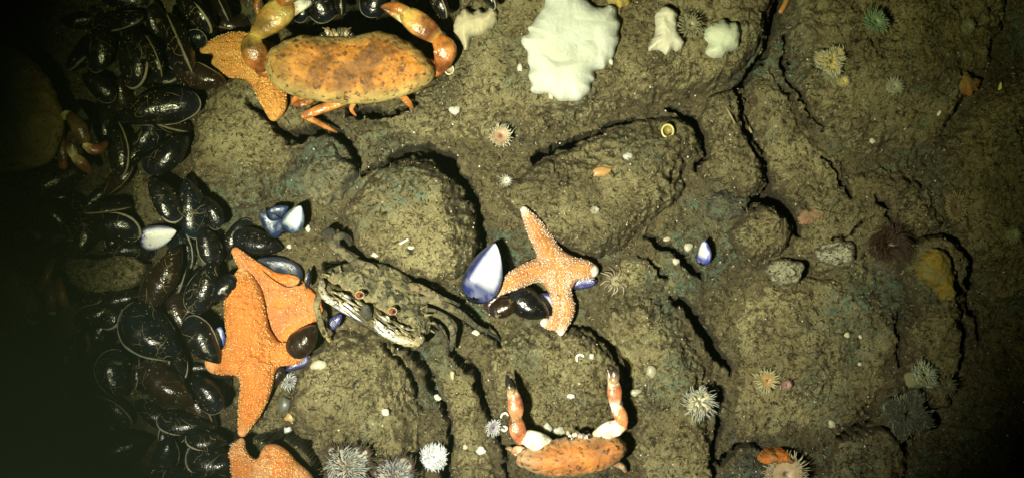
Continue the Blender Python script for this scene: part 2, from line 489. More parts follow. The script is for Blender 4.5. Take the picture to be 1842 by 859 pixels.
CREV_PX = [
 [(440, 182, 3), (490, 222, 6), (530, 252, 9)],
 [(535, 242, 8), (570, 228, 12), (605, 240, 9), (635, 275, 8), (646, 300, 4)],
 [(650, 312, 3), (690, 292, 5), (740, 266, 8), (770, 270, 13), (802, 290, 13), (832, 325, 11), (856, 365, 8), (864, 400, 6), (870, 440, 5), (864, 474, 3)],
 [(958, 288, 7), (985, 270, 8), (1040, 250, 5), (1090, 230, 5), (1138, 206, 4)],
 [(1200, 194, 2), (1228, 197, 6), (1252, 215, 6), (1272, 250, 4), (1274, 282, 4), (1255, 302, 3)],
 [(1330, 165, 6), (1334, 190, 8), (1346, 230, 8), (1354, 262, 6), (1380, 292, 6), (1388, 330, 5), (1372, 362, 5)],
 [(1412, -20, 9), (1398, 10, 8), (1388, 50, 7), (1380, 92, 6), (1352, 128, 7), (1330, 158, 6)],
 [(1345, 376, 4), (1370, 360, 8), (1400, 358, 11), (1427, 384, 11), (1441, 418, 5)],  # cast shadow of the knobbly stone, carved into the shape as a groove
 [(1160, 425, 3), (1190, 433, 5), (1220, 452, 7), (1250, 480, 7), (1266, 500, 3)],
 [(1212, 540, 4), (1245, 560, 9), (1268, 590, 11), (1288, 625, 10), (1308, 652, 7), (1318, 676, 3)],
 [(712, 618, 2), (745, 640, 5), (762, 668, 5), (778, 702, 5), (802, 750, 5), (811, 785, 4), (810, 812, 7), (802, 840, 8), (797, 880, 8)],
 [(812, 632, 5), (832, 650, 8), (852, 676, 8), (864, 706, 7), (877, 742, 5), (888, 770, 3)],
 [(890, 788, 2), (905, 812, 2), (916, 860, 3)],
 [(1030, 584, 2), (1065, 594, 3), (1092, 612, 4), (1114, 642, 4), (1132, 684, 3)],
 [(1296, 690, 2), (1299, 740, 3), (1292, 790, 6), (1287, 830, 8), (1287, 880, 8)],
 [(1298, 834, 4), (1330, 806, 5), (1372, 804, 5), (1404, 832, 5)],
 [(1478, 278, 2), (1502, 300, 5), (1522, 330, 5), (1534, 356, 3)],
 [(1578, 352, 3), (1596, 372, 6), (1602, 398, 4)],
 [(1618, 556, 4), (1624, 600, 5), (1620, 660, 4)],
 [(1738, 580, 5), (1734, 640, 6), (1728, 700, 5)],
 [(1512, 792, 3), (1545, 768, 5), (1574, 764, 3)],
 [(1715, 432, 3), (1740, 465, 7), (1746, 510, 7), (1742, 540, 4), (1756, 565, 5), (1766, 610, 5)],
 [(432, 786, 4), (470, 795, 9), (512, 784, 8), (548, 800, 9), (564, 830, 11), (572, 870, 9)],
 [(650, 464, 5), (700, 489, 8), (760, 514, 8), (822, 546, 4)],  # cast shadow of the mottled crab's leg, carved as a groove
 [(805, 554, 5), (840, 574, 7), (870, 595, 6), (902, 622, 3)],  # second leg shadow of the mottled crab, carved as a groove
 [(584, 482, 7), (610, 476, 8), (638, 482, 4)],
 [(530, 30, 26), (600, 22, 36), (680, 28, 32), (722, 52, 20)],
 [(620, 196, 6), (700, 204, 4), (752, 184, 3)],
 [(1500, 430, 2), (1530, 420, 3), (1548, 400, 3)],
 [(690, 620, 2), (722, 655, 3), (745, 700, 3), (760, 740, 2)],
 [(1150, 460, 2), (1185, 480, 3), (1205, 505, 2)],
 [(1420, 60, 3), (1412, 110, 4), (1440, 175, 4), (1482, 232, 3)],
]
CREV = [np.array([[*W(a, b)[:2], w / S * (0.62 if a > 1450 else 0.72 if a > 1325 and b < 380 else 1.0)] for a, b, w in c]) for c in CREV_PX]


def crevice(x, y):
    """depth of the open cracks between the rocks and of grooves carved for shadows"""
    x = np.asarray(x, float); y = np.asarray(y, float)
    sh = x.shape
    x = x.ravel(); y = y.ravel()
    wx = x + 0.0055 * fbm(x, y, 60, 4, 160, 0.62); wy = y + 0.0055 * fbm(x, y, 60, 4, 165, 0.62)
    dep = np.zeros(x.shape)
    for c in CREV:
        m = c[:, 2].max() * 1.6 + 0.006
        k = np.where((wx > c[:, 0].min() - m) & (wx < c[:, 0].max() + m) & (wy > c[:, 1].min() - m) & (wy < c[:, 1].max() + m))[0]
        if not len(k): continue
        q = np.full(len(k), 9.0)
        for (ax, ay, aw), (bx, by, bw) in zip(c[:-1], c[1:]):
            ex, ey = bx - ax, by - ay
            t = np.clip(((wx[k] - ax) * ex + (wy[k] - ay) * ey) / (ex * ex + ey * ey), 0, 1)
            q = np.minimum(q, np.hypot(wx[k] - ax - t * ex, wy[k] - ay - t * ey) / (aw + (bw - aw) * t))
        v = np.clip((1.15 - q) / 0.55, 0, 1) * np.clip(0.75 + 1.1 * pn(x[k] * 45, y[k] * 45, 168), 0.25, 1)
        lip = np.clip((2.6 - q) / 2.6, 0, 1) ** 2 * 0.004
        dep[k] = np.maximum(dep[k], v * v * (3 - 2 * v) * 0.055 + lip)
    return dep.reshape(sh)


def seabed_z(x, y):
    # the mussel bed on the left lies lower than the silted ground between the rocks
    bed = np.clip((x + 0.24) / 0.04, 0, 1)
    return -0.028 + 0.016 * bed + 0.008 * fbm(x, y, 9, 3, 3) + 0.003 * np.abs(fbm(x, y, 40, 2, 5)) + silt_detail(x, y) - crevice(x, y)


def axis(a, b, pitch, far):
    core = np.arange(a, b + pitch, pitch)
    ext = []; d = pitch; p = 0
    while p < far:
        d *= 1.25; p += d; ext.append(p)
    ext = np.array(ext)
    return np.concatenate([(a - ext)[::-1], core, core[-1] + ext])


ax_ = axis(-0.56, 0.56, 0.0017, 3.0); ay_ = axis(-0.29, 0.29, 0.0017, 3.0)
X, Y = np.meshgrid(ax_, ay_)
Zs = seabed_z(X, Y)
idx = np.arange(X.size).reshape(X.shape)
qs = np.stack([idx[:-1, :-1], idx[:-1, 1:], idx[1:, 1:], idx[1:, :-1]], -1).reshape(-1, 4)
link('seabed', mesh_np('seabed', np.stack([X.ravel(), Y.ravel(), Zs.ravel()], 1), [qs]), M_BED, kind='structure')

# ------------------------------------------------------------------ rocks
ROCKS = []


def rock(name, label, poly, top, h, w, tilt=(0, 0), seed=0, mat=None, rough=1.0, warp=0.005, pitch=0.0012, detail=1.0, facets=1.0, flanks=()):
    F, bb = poly_field(poly, top, 1, warp, 55, seed)
    cx = (bb[0] + bb[1]) / 2; cy = (bb[2] + bb[3]) / 2
    rr = np.random.RandomState(seed + 500)
    rx, ry = (bb[1] - bb[0]) / 2, (bb[3] - bb[2]) / 2
    h = h * 0.50
    planes = [(a + rr.uniform(-.3, .3), rr.uniform(0.05, 0.35), rr.uniform(0.25, 0.8)) for a in (rr.uniform(0, 1) + np.arange(6)) * 2 * np.pi / 6]
    planes += [(math.radians(a), m_, d_) for a, m_, d_ in flanks]

    def Z(x, y, f):
        wl = w * (0.35 + 1.0 * np.clip(0.5 + 1.2 * fbm(x, y, 15, 2, seed + 50), 0, 1))
        t = np.clip(f / wl, 0, 1)
        fac = np.zeros_like(x)
        for a, m_, d_ in planes:
            e = ((x - cx) / rx * np.cos(a) + (y - cy) / ry * np.sin(a)) - d_
            fac = np.minimum(fac, np.where(e > 0, -m_ * e * min(rx, ry) * facets, 0))
        cr_ = np.clip(-fac / 0.006, 0, 1) * 0.0045 * (0.6 - np.abs(pn(x * 75 + 2 * pn(x * 40, y * 40, 7), y * 75, seed + 77)) * 1.8 + 0.4 * pn(x * 170, y * 170, 78))
        prof = np.sqrt(np.maximum(1 - (1 - t) ** 2, 0))
        prof = 0.8 * prof + 0.2 * np.clip(f / (w * 2.6), 0, 1)
        big = rough * (0.010 * fbm(x, y, 13, 3, seed + 60) + 0.004 * np.abs(fbm(x, y, 34, 3, seed + 70)))
        side = np.clip(1.6 - t * 1.6, 0, 1)
        rag = side * 0.004 * fbm(x, y, 120, 3, seed + 80)
        return top + fac + cr_ - crevice(x, y) - h * (1 - prof) + tilt[0] * (x - cx) + tilt[1] * (y - cy) + big + rag + silt_detail(x, y) * detail
    ROCKS.append((bb, F, Z))
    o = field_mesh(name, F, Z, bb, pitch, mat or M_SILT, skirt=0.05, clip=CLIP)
    tag(o, label, 'rock', 'silt covered rocks of the seabed')
    return o


def ground_z(x, y, detail=True):
    x = np.atleast_1d(np.asarray(x, float)); y = np.atleast_1d(np.asarray(y, float))
    z = seabed_z(x, y)
    for bb, F, Zf in ROCKS:
        m = (x > bb[0]) & (x < bb[1]) & (y > bb[2]) & (y < bb[3])
        if m.any():
            i = np.where(m)[0]
            f = F(x[i], y[i])
            zz = np.where(f > 0, Zf(x[i], y[i], np.maximum(f, 0)), -9)
            z[i] = np.maximum(z[i], zz)
    return z


def gz(px, py, r=0, fn=np.max):
    """ground height under a photo pixel (max over a small neighbourhood of r pixels)"""
    z = 0.0
    for _ in range(2):
        if r:
            a = np.linspace(0, 2 * np.pi, 8, endpoint=False)
            qx = np.concatenate([[px], px + r * np.cos(a), px + r * 0.5 * np.cos(a)]); qy = np.concatenate([[py], py + r * np.sin(a), py + r * 0.5 * np.sin(a)])
        else:
            qx = np.array([px], float); qy = np.array([py], float)
        f = (H - z) / H
        z = float(fn(ground_z((qx - 921) / S * f, (429.5 - qy) / S * f)))
    return z


rock('boulder', 'broad silt covered boulder carrying the big white soft coral',
     [(640, 300), (600, 245), (640, 195), (780, 150), (815, 90), (830, -70), (1400, -70), (1385, 30), (1368, 95), (1312, 160), (1210, 188), (1130, 212), (1080, 238), (965, 282), (880, 300), (800, 290), (740, 262), (690, 270)],
     0.012, 0.05, 0.03, (0.02, 0.05), 1, flanks=[(-72, 0.7, 0.22)])
rock('boulder', 'tilted rock with a small yellow tube on its face right of centre',
     [(930, 310), (1000, 268), (1130, 214), (1215, 192), (1262, 225), (1274, 275), (1236, 300), (1240, 340), (1205, 385), (1165, 430), (1100, 468), (1040, 450), (985, 430), (930, 390), (880, 350)],
     0.014, 0.05, 0.022, (0.05, -0.02), 2, flanks=[(112, 0.45, 0.0), (-38, 1.0, 0.42), (10, 0.8, 0.7)])
rock('boulder', 'rounded angular rock standing up behind the mottled crab, dark on its right flank',
     [(600, 395), (640, 330), (690, 290), (742, 268), (800, 292), (848, 345), (868, 400), (862, 462), (830, 500), (760, 510), (690, 480), (640, 450)],
     0.020, 0.058, 0.024, (0.03, 0.03), 3, flanks=[(12, 1.1, 0.40), (78, 1.0, 0.50), (195, 0.35, 0.55)])
rock('boulder', 'flat silty rock left of the grey green stone and under the large crab',
     [(325, 300), (345, 190), (400, 130), (480, 130), (560, 180), (600, 225), (560, 260), (525, 290), (500, 350), (440, 380), (370, 370)],
     -0.004, 0.03, 0.03, (0.0, 0.02), 4)
rock('boulder', 'grey green wedge of bare stone below the large crab',
     [(520, 262), (575, 252), (620, 272), (648, 305), (632, 345), (585, 392), (530, 395), (490, 360), (500, 310)],
     -0.005, 0.04, 0.016, (0.10, 0.04), 5, M_STONE, 1.6, 0.008, flanks=[(150, 0.5, 0.2), (-60, 0.6, 0.3)])
rock('boulder', 'large dim rock filling the upper right, dotted with pale anemones',
     [(1405, 60), (1420, -70), (1842, -70), (1800, 120), (1722, 210), (1668, 296), (1590, 292), (1510, 275), (1470, 235), (1425, 180)],
     0.012, 0.045, 0.035, (-0.03, 0.05), 6)
rock('boulder', 'narrow upright rock squeezed between the yellow tube rock and the dim upper right rock',
     [(1262, 205), (1290, 160), (1335, 150), (1352, 235), (1388, 300), (1372, 345), (1345, 368), (1300, 335), (1252, 315), (1276, 265)],
     0.004, 0.045, 0.018, (0.0, 0.03), 7)
rock('stone', 'small dark bare stone lying below the narrow upright rock',
     [(1275, 350), (1310, 335), (1352, 345), (1362, 365), (1335, 402), (1290, 402), (1262, 385)], -0.004, 0.03, 0.012, (0, 0), 8, M_STONE)
rock('stone', 'knobbly rounded stone casting a black crescent shadow right of the dark bare stone',
     [(1318, 440), (1322, 405), (1352, 380), (1385, 362), (1422, 385), (1438, 420), (1425, 455), (1385, 470), (1340, 462)], 0.012, 0.045, 0.016, (0, 0.03), 9)
rock('boulder', 'long lower boulder with the tentacled anemone on its right shoulder',
     [(1068, 600), (1085, 555), (1130, 528), (1180, 530), (1232, 572), (1262, 620), (1300, 672), (1312, 720), (1296, 790), (1300, 930), (1150, 930), (1140, 800), (1130, 720), (1105, 650)],
     0.006, 0.05, 0.024, (0.03, 0.0), 10, flanks=[(18, 0.8, 0.35), (180, 0.5, 0.5)])
rock('boulder', 'low brown rock between the orange starfish and the small blue valve',
     [(1078, 480), (1120, 445), (1170, 428), (1218, 455), (1262, 492), (1278, 545), (1270, 600), (1236, 560), (1190, 528), (1120, 525), (1080, 545)],
     -0.010, 0.032, 0.018, (0, 0), 11)
rock('boulder', 'domed silty rock framed by the claws of the small crab',
     [(868, 640), (890, 600), (960, 578), (1050, 592), (1095, 630), (1128, 690), (1130, 760), (1080, 800), (980, 800), (915, 770), (880, 710)],
     0.004, 0.045, 0.026, (0.02, 0.02), 12, flanks=[(95, 0.5, 0.50), (10, 0.6, 0.7)])
rock('boulder', 'big pale silt rock beneath the mottled crab, between the large starfish and the white anemone',
     [(512, 720), (545, 650), (590, 600), (660, 588), (735, 628), (790, 700), (815, 775), (790, 930), (580, 930), (545, 830), (512, 770)],
     0.012, 0.055, 0.026, (-0.02, 0.04), 13, flanks=[(16, 0.9, 0.22), (85, 0.7, 0.62)])
rock('boulder', 'narrow slab wedged between the white anemone rock and the small crab',
     [(748, 640), (790, 622), (835, 655), (868, 720), (888, 780), (905, 860), (900, 930), (800, 930), (818, 780), (795, 705)],
     -0.004, 0.04, 0.018, (-0.03, 0.0), 14)
rock('boulder', 'wide flat silt slab right of the long lower boulder with scattered white specks',
     [(1300, 600), (1290, 540), (1360, 500), (1470, 490), (1560, 520), (1612, 545), (1628, 640), (1612, 705), (1530, 770), (1430, 800), (1350, 810), (1312, 780), (1322, 690)],
     -0.004, 0.026, 0.022, (-0.02, 0.0), 15)
rock('boulder', 'dim upright block behind the pale green tipped anemone',
     [(1632, 570), (1690, 545), (1738, 580), (1742, 700), (1700, 745), (1645, 705), (1626, 640)], 0.004, 0.035, 0.016, (0, 0), 16)
rock('boulder', 'dim rock in the lower right below the dark lobed anemone',
     [(1490, 800), (1555, 768), (1615, 775), (1640, 830), (1640, 930), (1470, 930)], 0.002, 0.035, 0.016, (0, 0), 17)
rock('boulder', 'dark rock receding into blackness at the right edge',
     [(1690, 280), (1740, 190), (1810, 120), (1990, 60), (1990, 540), (1800, 560), (1760, 520), (1720, 420)], 0.004, 0.04, 0.03, (-0.03, 0), 18)
rock('boulder', 'dark silt rock at the left edge of the mussel bed',
     [(-120, 450), (40, 480), (120, 520), (180, 600), (150, 660), (60, 690), (-120, 690)], -0.006, 0.04, 0.03, (0.02, 0), 20)
rock('boulder', 'brown crumbly rock in the right middle between the knobbly stone and the upper right rock',
     [(1352, 235), (1345, 150), (1390, 120), (1430, 185), (1480, 245), (1520, 290), (1545, 340), (1530, 400), (1475, 430), (1440, 400), (1400, 350), (1386, 300)],
     -0.004, 0.03, 0.02, (0, 0.02), 21)
rock('boulder', 'rock bearing the mustard yellow sponge on its left face',
     [(1640, 440), (1690, 412), (1735, 440), (1752, 500), (1750, 570), (1700, 600), (1650, 560), (1628, 500)], 0.010, 0.04, 0.016, (0, 0), 22)
rock('stone', 'dark brown stone cut off by the bottom edge left of the orange topped anemone',
     [(1300, 850), (1330, 818), (1372, 812), (1400, 845), (1405, 930), (1300, 930)], -0.004, 0.03, 0.014, (0, 0), 23, M_STONE)
rock('boulder', 'crumbly ledge joining the right middle rocks above the wide flat slab',
     [(1440, 400), (1480, 330), (1560, 300), (1660, 310), (1700, 380), (1690, 430), (1630, 450), (1600, 520), (1520, 500), (1450, 480), (1420, 440)],
     -0.002, 0.026, 0.02, (0, 0.02), 24)
rock('boulder', 'bare patch of rock at the foot of the mussel bed beside the large starfish',
     [(420, 700), (470, 660), (520, 660), (540, 720), (520, 800), (450, 790), (420, 760)], -0.012, 0.02, 0.02, (0, 0), 25)
rock('stone', 'pale crusted stone in the right middle beside the brown blurred anemone',
     [(1465, 450), (1490, 432), (1530, 432), (1542, 458), (1520, 476), (1480, 474)], 0.004, 0.015, 0.012, (0, 0), 26, M_PALE)
rock('stone', 'pale lump of crusted stone below the knobbly rounded stone',
     [(1380, 500), (1388, 470), (1415, 458), (1448, 475), (1446, 505), (1410, 520)], 0.002, 0.016, 0.014, (0, 0), 27, M_PALE)
rock('stone', 'silt covered rubble patch inside the mussel bed below the bright open valve',
     [(105, 470), (160, 465), (235, 455), (262, 480), (248, 515), (190, 530), (130, 520)], -0.004, 0.015, 0.016, (0, 0), 28)
rock('stone', 'silt lump among the mussels above the bright open valve',
     [(225, 350), (240, 300), (275, 315), (290, 350), (305, 395), (260, 405), (232, 385)], -0.002, 0.02, 0.014, (0, 0), 29)

# ------------------------------------------------------------------ mussels
def mussel_env(u):
    a = np.clip(u / 0.62, 0, 1); b = np.clip((u - 0.62) / 0.38, 0, 1)
    return np.where(u < 0.62, np.sin(a * np.pi / 2) ** 0.72, np.sqrt(np.maximum(1 - b ** 2.3, 0)))


def mussel_thick(u):
    a = np.clip(u / 0.38, 0, 1); b = np.clip((u - 0.38) / 0.62, 0, 1)
    return np.where(u < 0.38, np.sin(a * np.pi / 2) ** 0.6, np.sqrt(np.maximum(1 - b ** 2.0, 0)))


def valve_grid(width, thick, bend, sgn, nu=26, nv=16, inset=0.0, seed=0):
    u = (1 - np.cos(np.linspace(0.0, np.pi, nu))) / 2
    v = np.sin(np.linspace(-np.pi / 2, np.pi / 2, nv))
    U, V = np.meshgrid(u, v, indexing='ij')
    half = width * 0.5 * mussel_env(U) * (1 - inset)
    cen = bend * width * np.sin(np.pi * U) - 0.1 * width * (1 - U)
    rel = np.where(V > 0, V, V * 0.92)
    x = U * (1 - inset) + inset * 0.45
    y = cen + rel * half
    z = sgn * (thick * mussel_thick(U) * np.maximum(1 - np.abs(V) ** 2.1, 0) ** 0.62)
    g = np.sqrt(U ** 2 + (0.55 * V * half / max(width, .01)) ** 2)
    z = z + sgn * 0.004 * np.sin(g * 46 + seed) * (1 - np.abs(V) ** 4) * np.clip(U * 4, 0, 1) * np.clip((1 - U) * 6, 0, 1)
    idx = np.arange(nu * nv).reshape(nu, nv)
    q = np.stack([idx[:-1, :-1], idx[1:, :-1], idx[1:, 1:], idx[:-1, 1:]], -1).reshape(-1, 4)
    if sgn < 0: q = q[:, ::-1]
    return np.stack([x.ravel(), y.ravel(), z.ravel()], 1), q, g.ravel(), U.ravel(), V.ravel()


def shell_cols(g, dark, band, seed):
    t = np.clip(np.sin(g * 30 + seed) * 0.5 + 0.5, 0, 1)[:, None] ** 3
    e = np.clip((g - 0.75) * 2, 0, 0.6)[:, None]
    return np.array(dark) * (1 - 0.5 * t) + np.array(band) * 0.5 * t + e * 0.02 * np.array([0.3, 0.6, 1.0])


def rim_curve(width, bend, n=30, out=0.01):
    th = np.linspace(0, np.pi, n)
    u = (1 - np.cos(th)) / 2
    half = width * 0.5 * mussel_env(u) * (1 + out)
    cen = bend * width * np.sin(np.pi * u) - 0.1 * width * (1 - u)
    return u, cen + half, cen - half * 0.92


MUSSEL_KINDS = {}
CRUMBS = {}


def mussel_kind(key, width, thick, bend, dark, band, gape, lip, arc=(0.0, 1.0)):
    """unit length meshes: two valves and the pale lip in the gape"""
    out = []
    for s in (1, -1):
        V, q, g, U, VV = valve_grid(width, thick, bend, s, seed=len(key))
        V[:, 2] += s * gape * (0.15 + 0.85 * U) + 0.012 * fbm(V[:, 0] + s, V[:, 1], 3, 2, len(key)) * (1 - VV ** 2)
        V[:, 1] += 0.018 * fbm(V[:, 0], 0.3 * V[:, 1], 3.5, 2, len(key) + 9)
        mb = MB(); mb.add(V, q, None, shell_cols(g, dark, band, len(key) * 1.7))
        out.append(mb.mesh('valve'))
        out[-1].materials.append(M_MUSSEL)
    u, yd, yv = rim_curve(width, bend, out=-0.01)
    yd = yd + 0.018 * fbm(u, 0.3 * yd, 3.5, 2, len(key) + 9); yv = yv + 0.018 * fbm(u, 0.3 * yv, 3.5, 2, len(key) + 9)
    pts = np.concatenate([np.stack([u, yd, 0 * u], 1)[3:], np.stack([u, yv, 0 * u], 1)[::-1][1:-6]])
    mb = MB()
    k0, k1 = int(arc[0] * len(pts)), max(int(arc[1] * len(pts)), int(arc[0] * len(pts)) + 6)
    pts = pts[k0:k1]
    e = np.linspace(0, 1, len(pts))
    r = (0.008 + gape * 0.75 + 0.010 * fbm(e * 4, e * 0 + len(key), 2.0, 3, len(key))) * np.clip(np.sin(np.pi * e) * 2.2, 0.12, 1)
    r = np.maximum(r, 0.003)
    loft(mb, pts, r, lip, n=6, k=1, flat=1.0)
    me = mb.mesh('mantle_edge'); me.materials.append(M_LIP)
    MUSSEL_KINDS[key] = (out[0], out[1], me)


mussel_kind('black', 0.50, 0.18, 0.06, (0.0035, 0.0035, 0.0045), (0.011, 0.010, 0.011), 0.008, (0.16, 0.145, 0.11), (0.42, 0.95))
mussel_kind('blueblack', 0.54, 0.19, 0.08, (0.003, 0.005, 0.008), (0.008, 0.012, 0.016), 0.010, (0.20, 0.195, 0.16), (0.05, 0.62))
mussel_kind('brown', 0.47, 0.17, 0.05, (0.014, 0.0075, 0.0045), (0.026, 0.015, 0.009), 0.006, (0.15, 0.115, 0.07), (0.50, 0.98))
mussel_kind('gaping', 0.50, 0.16, 0.07, (0.004, 0.0045, 0.005), (0.012, 0.012, 0.012), 0.022, (0.30, 0.275, 0.20), (0.22, 0.72))
mussel_kind('narrow', 0.40, 0.15, 0.10, (0.006, 0.005, 0.004), (0.015, 0.012, 0.009), 0.012, (0.22, 0.19, 0.12), (0.0, 0.55))


def mussel(kind, a, b, roll, label, lift=0.0, pitch=0.0, wide=1.0, hide_lip=False):
    """a = pixel of the pointed hinge end, b = pixel of the rounded end; roll about the long axis in degrees"""
    zc = gz((a[0] + b[0]) / 2, (a[1] + b[1]) / 2, 18, np.mean) + 0.009 + lift
    A = W(a[0], a[1], zc); B = W(b[0], b[1], zc)
    d = B - A; L = d.length
    t = thing('mussel', label, 'mussel', A, 'mussels of the mussel bed')
    rz = math.atan2(d.y, d.x)
    M = Matrix.Rotation(rz, 4, 'Z') @ Matrix.Rotation(math.radians(-pitch), 4, 'Y') @ Matrix.Rotation(math.radians(roll), 4, 'X')
    t.rotation_euler = M.to_euler()
    t.scale = (L / max(math.cos(math.radians(pitch)), 0.3), L * wide, L * wide)
    v1, v2, lip = MUSSEL_KINDS[kind]
    link('valve', v1, None, t); link('valve', v2, None, t)
    if not hide_lip:
        link('mantle_edge', lip, None, t)
    if rnd.random() < 0.4 and math.cos(math.radians(roll)) > 0.3:
        if kind not in CRUMBS:
            n_ = len(v1.vertices); co = np.zeros(n_ * 3); v1.vertices.foreach_get('co', co); co = co.reshape(-1, 3)
            CRUMBS[kind] = []
            for q_ in range(4):
                mb = MB(); top_ = np.where((co[:, 2] > 0.55 * co[:, 2].max()))[0]; ids = nr.choice(top_, 14)
                c_ = co[ids] + nr.normal(0, 0.03, (14, 3)) * np.array((1, 1, 0)) - np.array((0, 0, 0.004))
                beads(mb, c_, nr.uniform(0.003, 0.016, 14), np.array([(0.30, 0.27, 0.18), (0.18, 0.15, 0.09), (0.36, 0.34, 0.27)])[nr.choice(3, 14)])
                me = mb.mesh('barnacles'); me.materials.append(M_CHIP); CRUMBS[kind].append(me)
        link('barnacles', rnd.choice(CRUMBS[kind]), None, t, 'stuff')
    return t


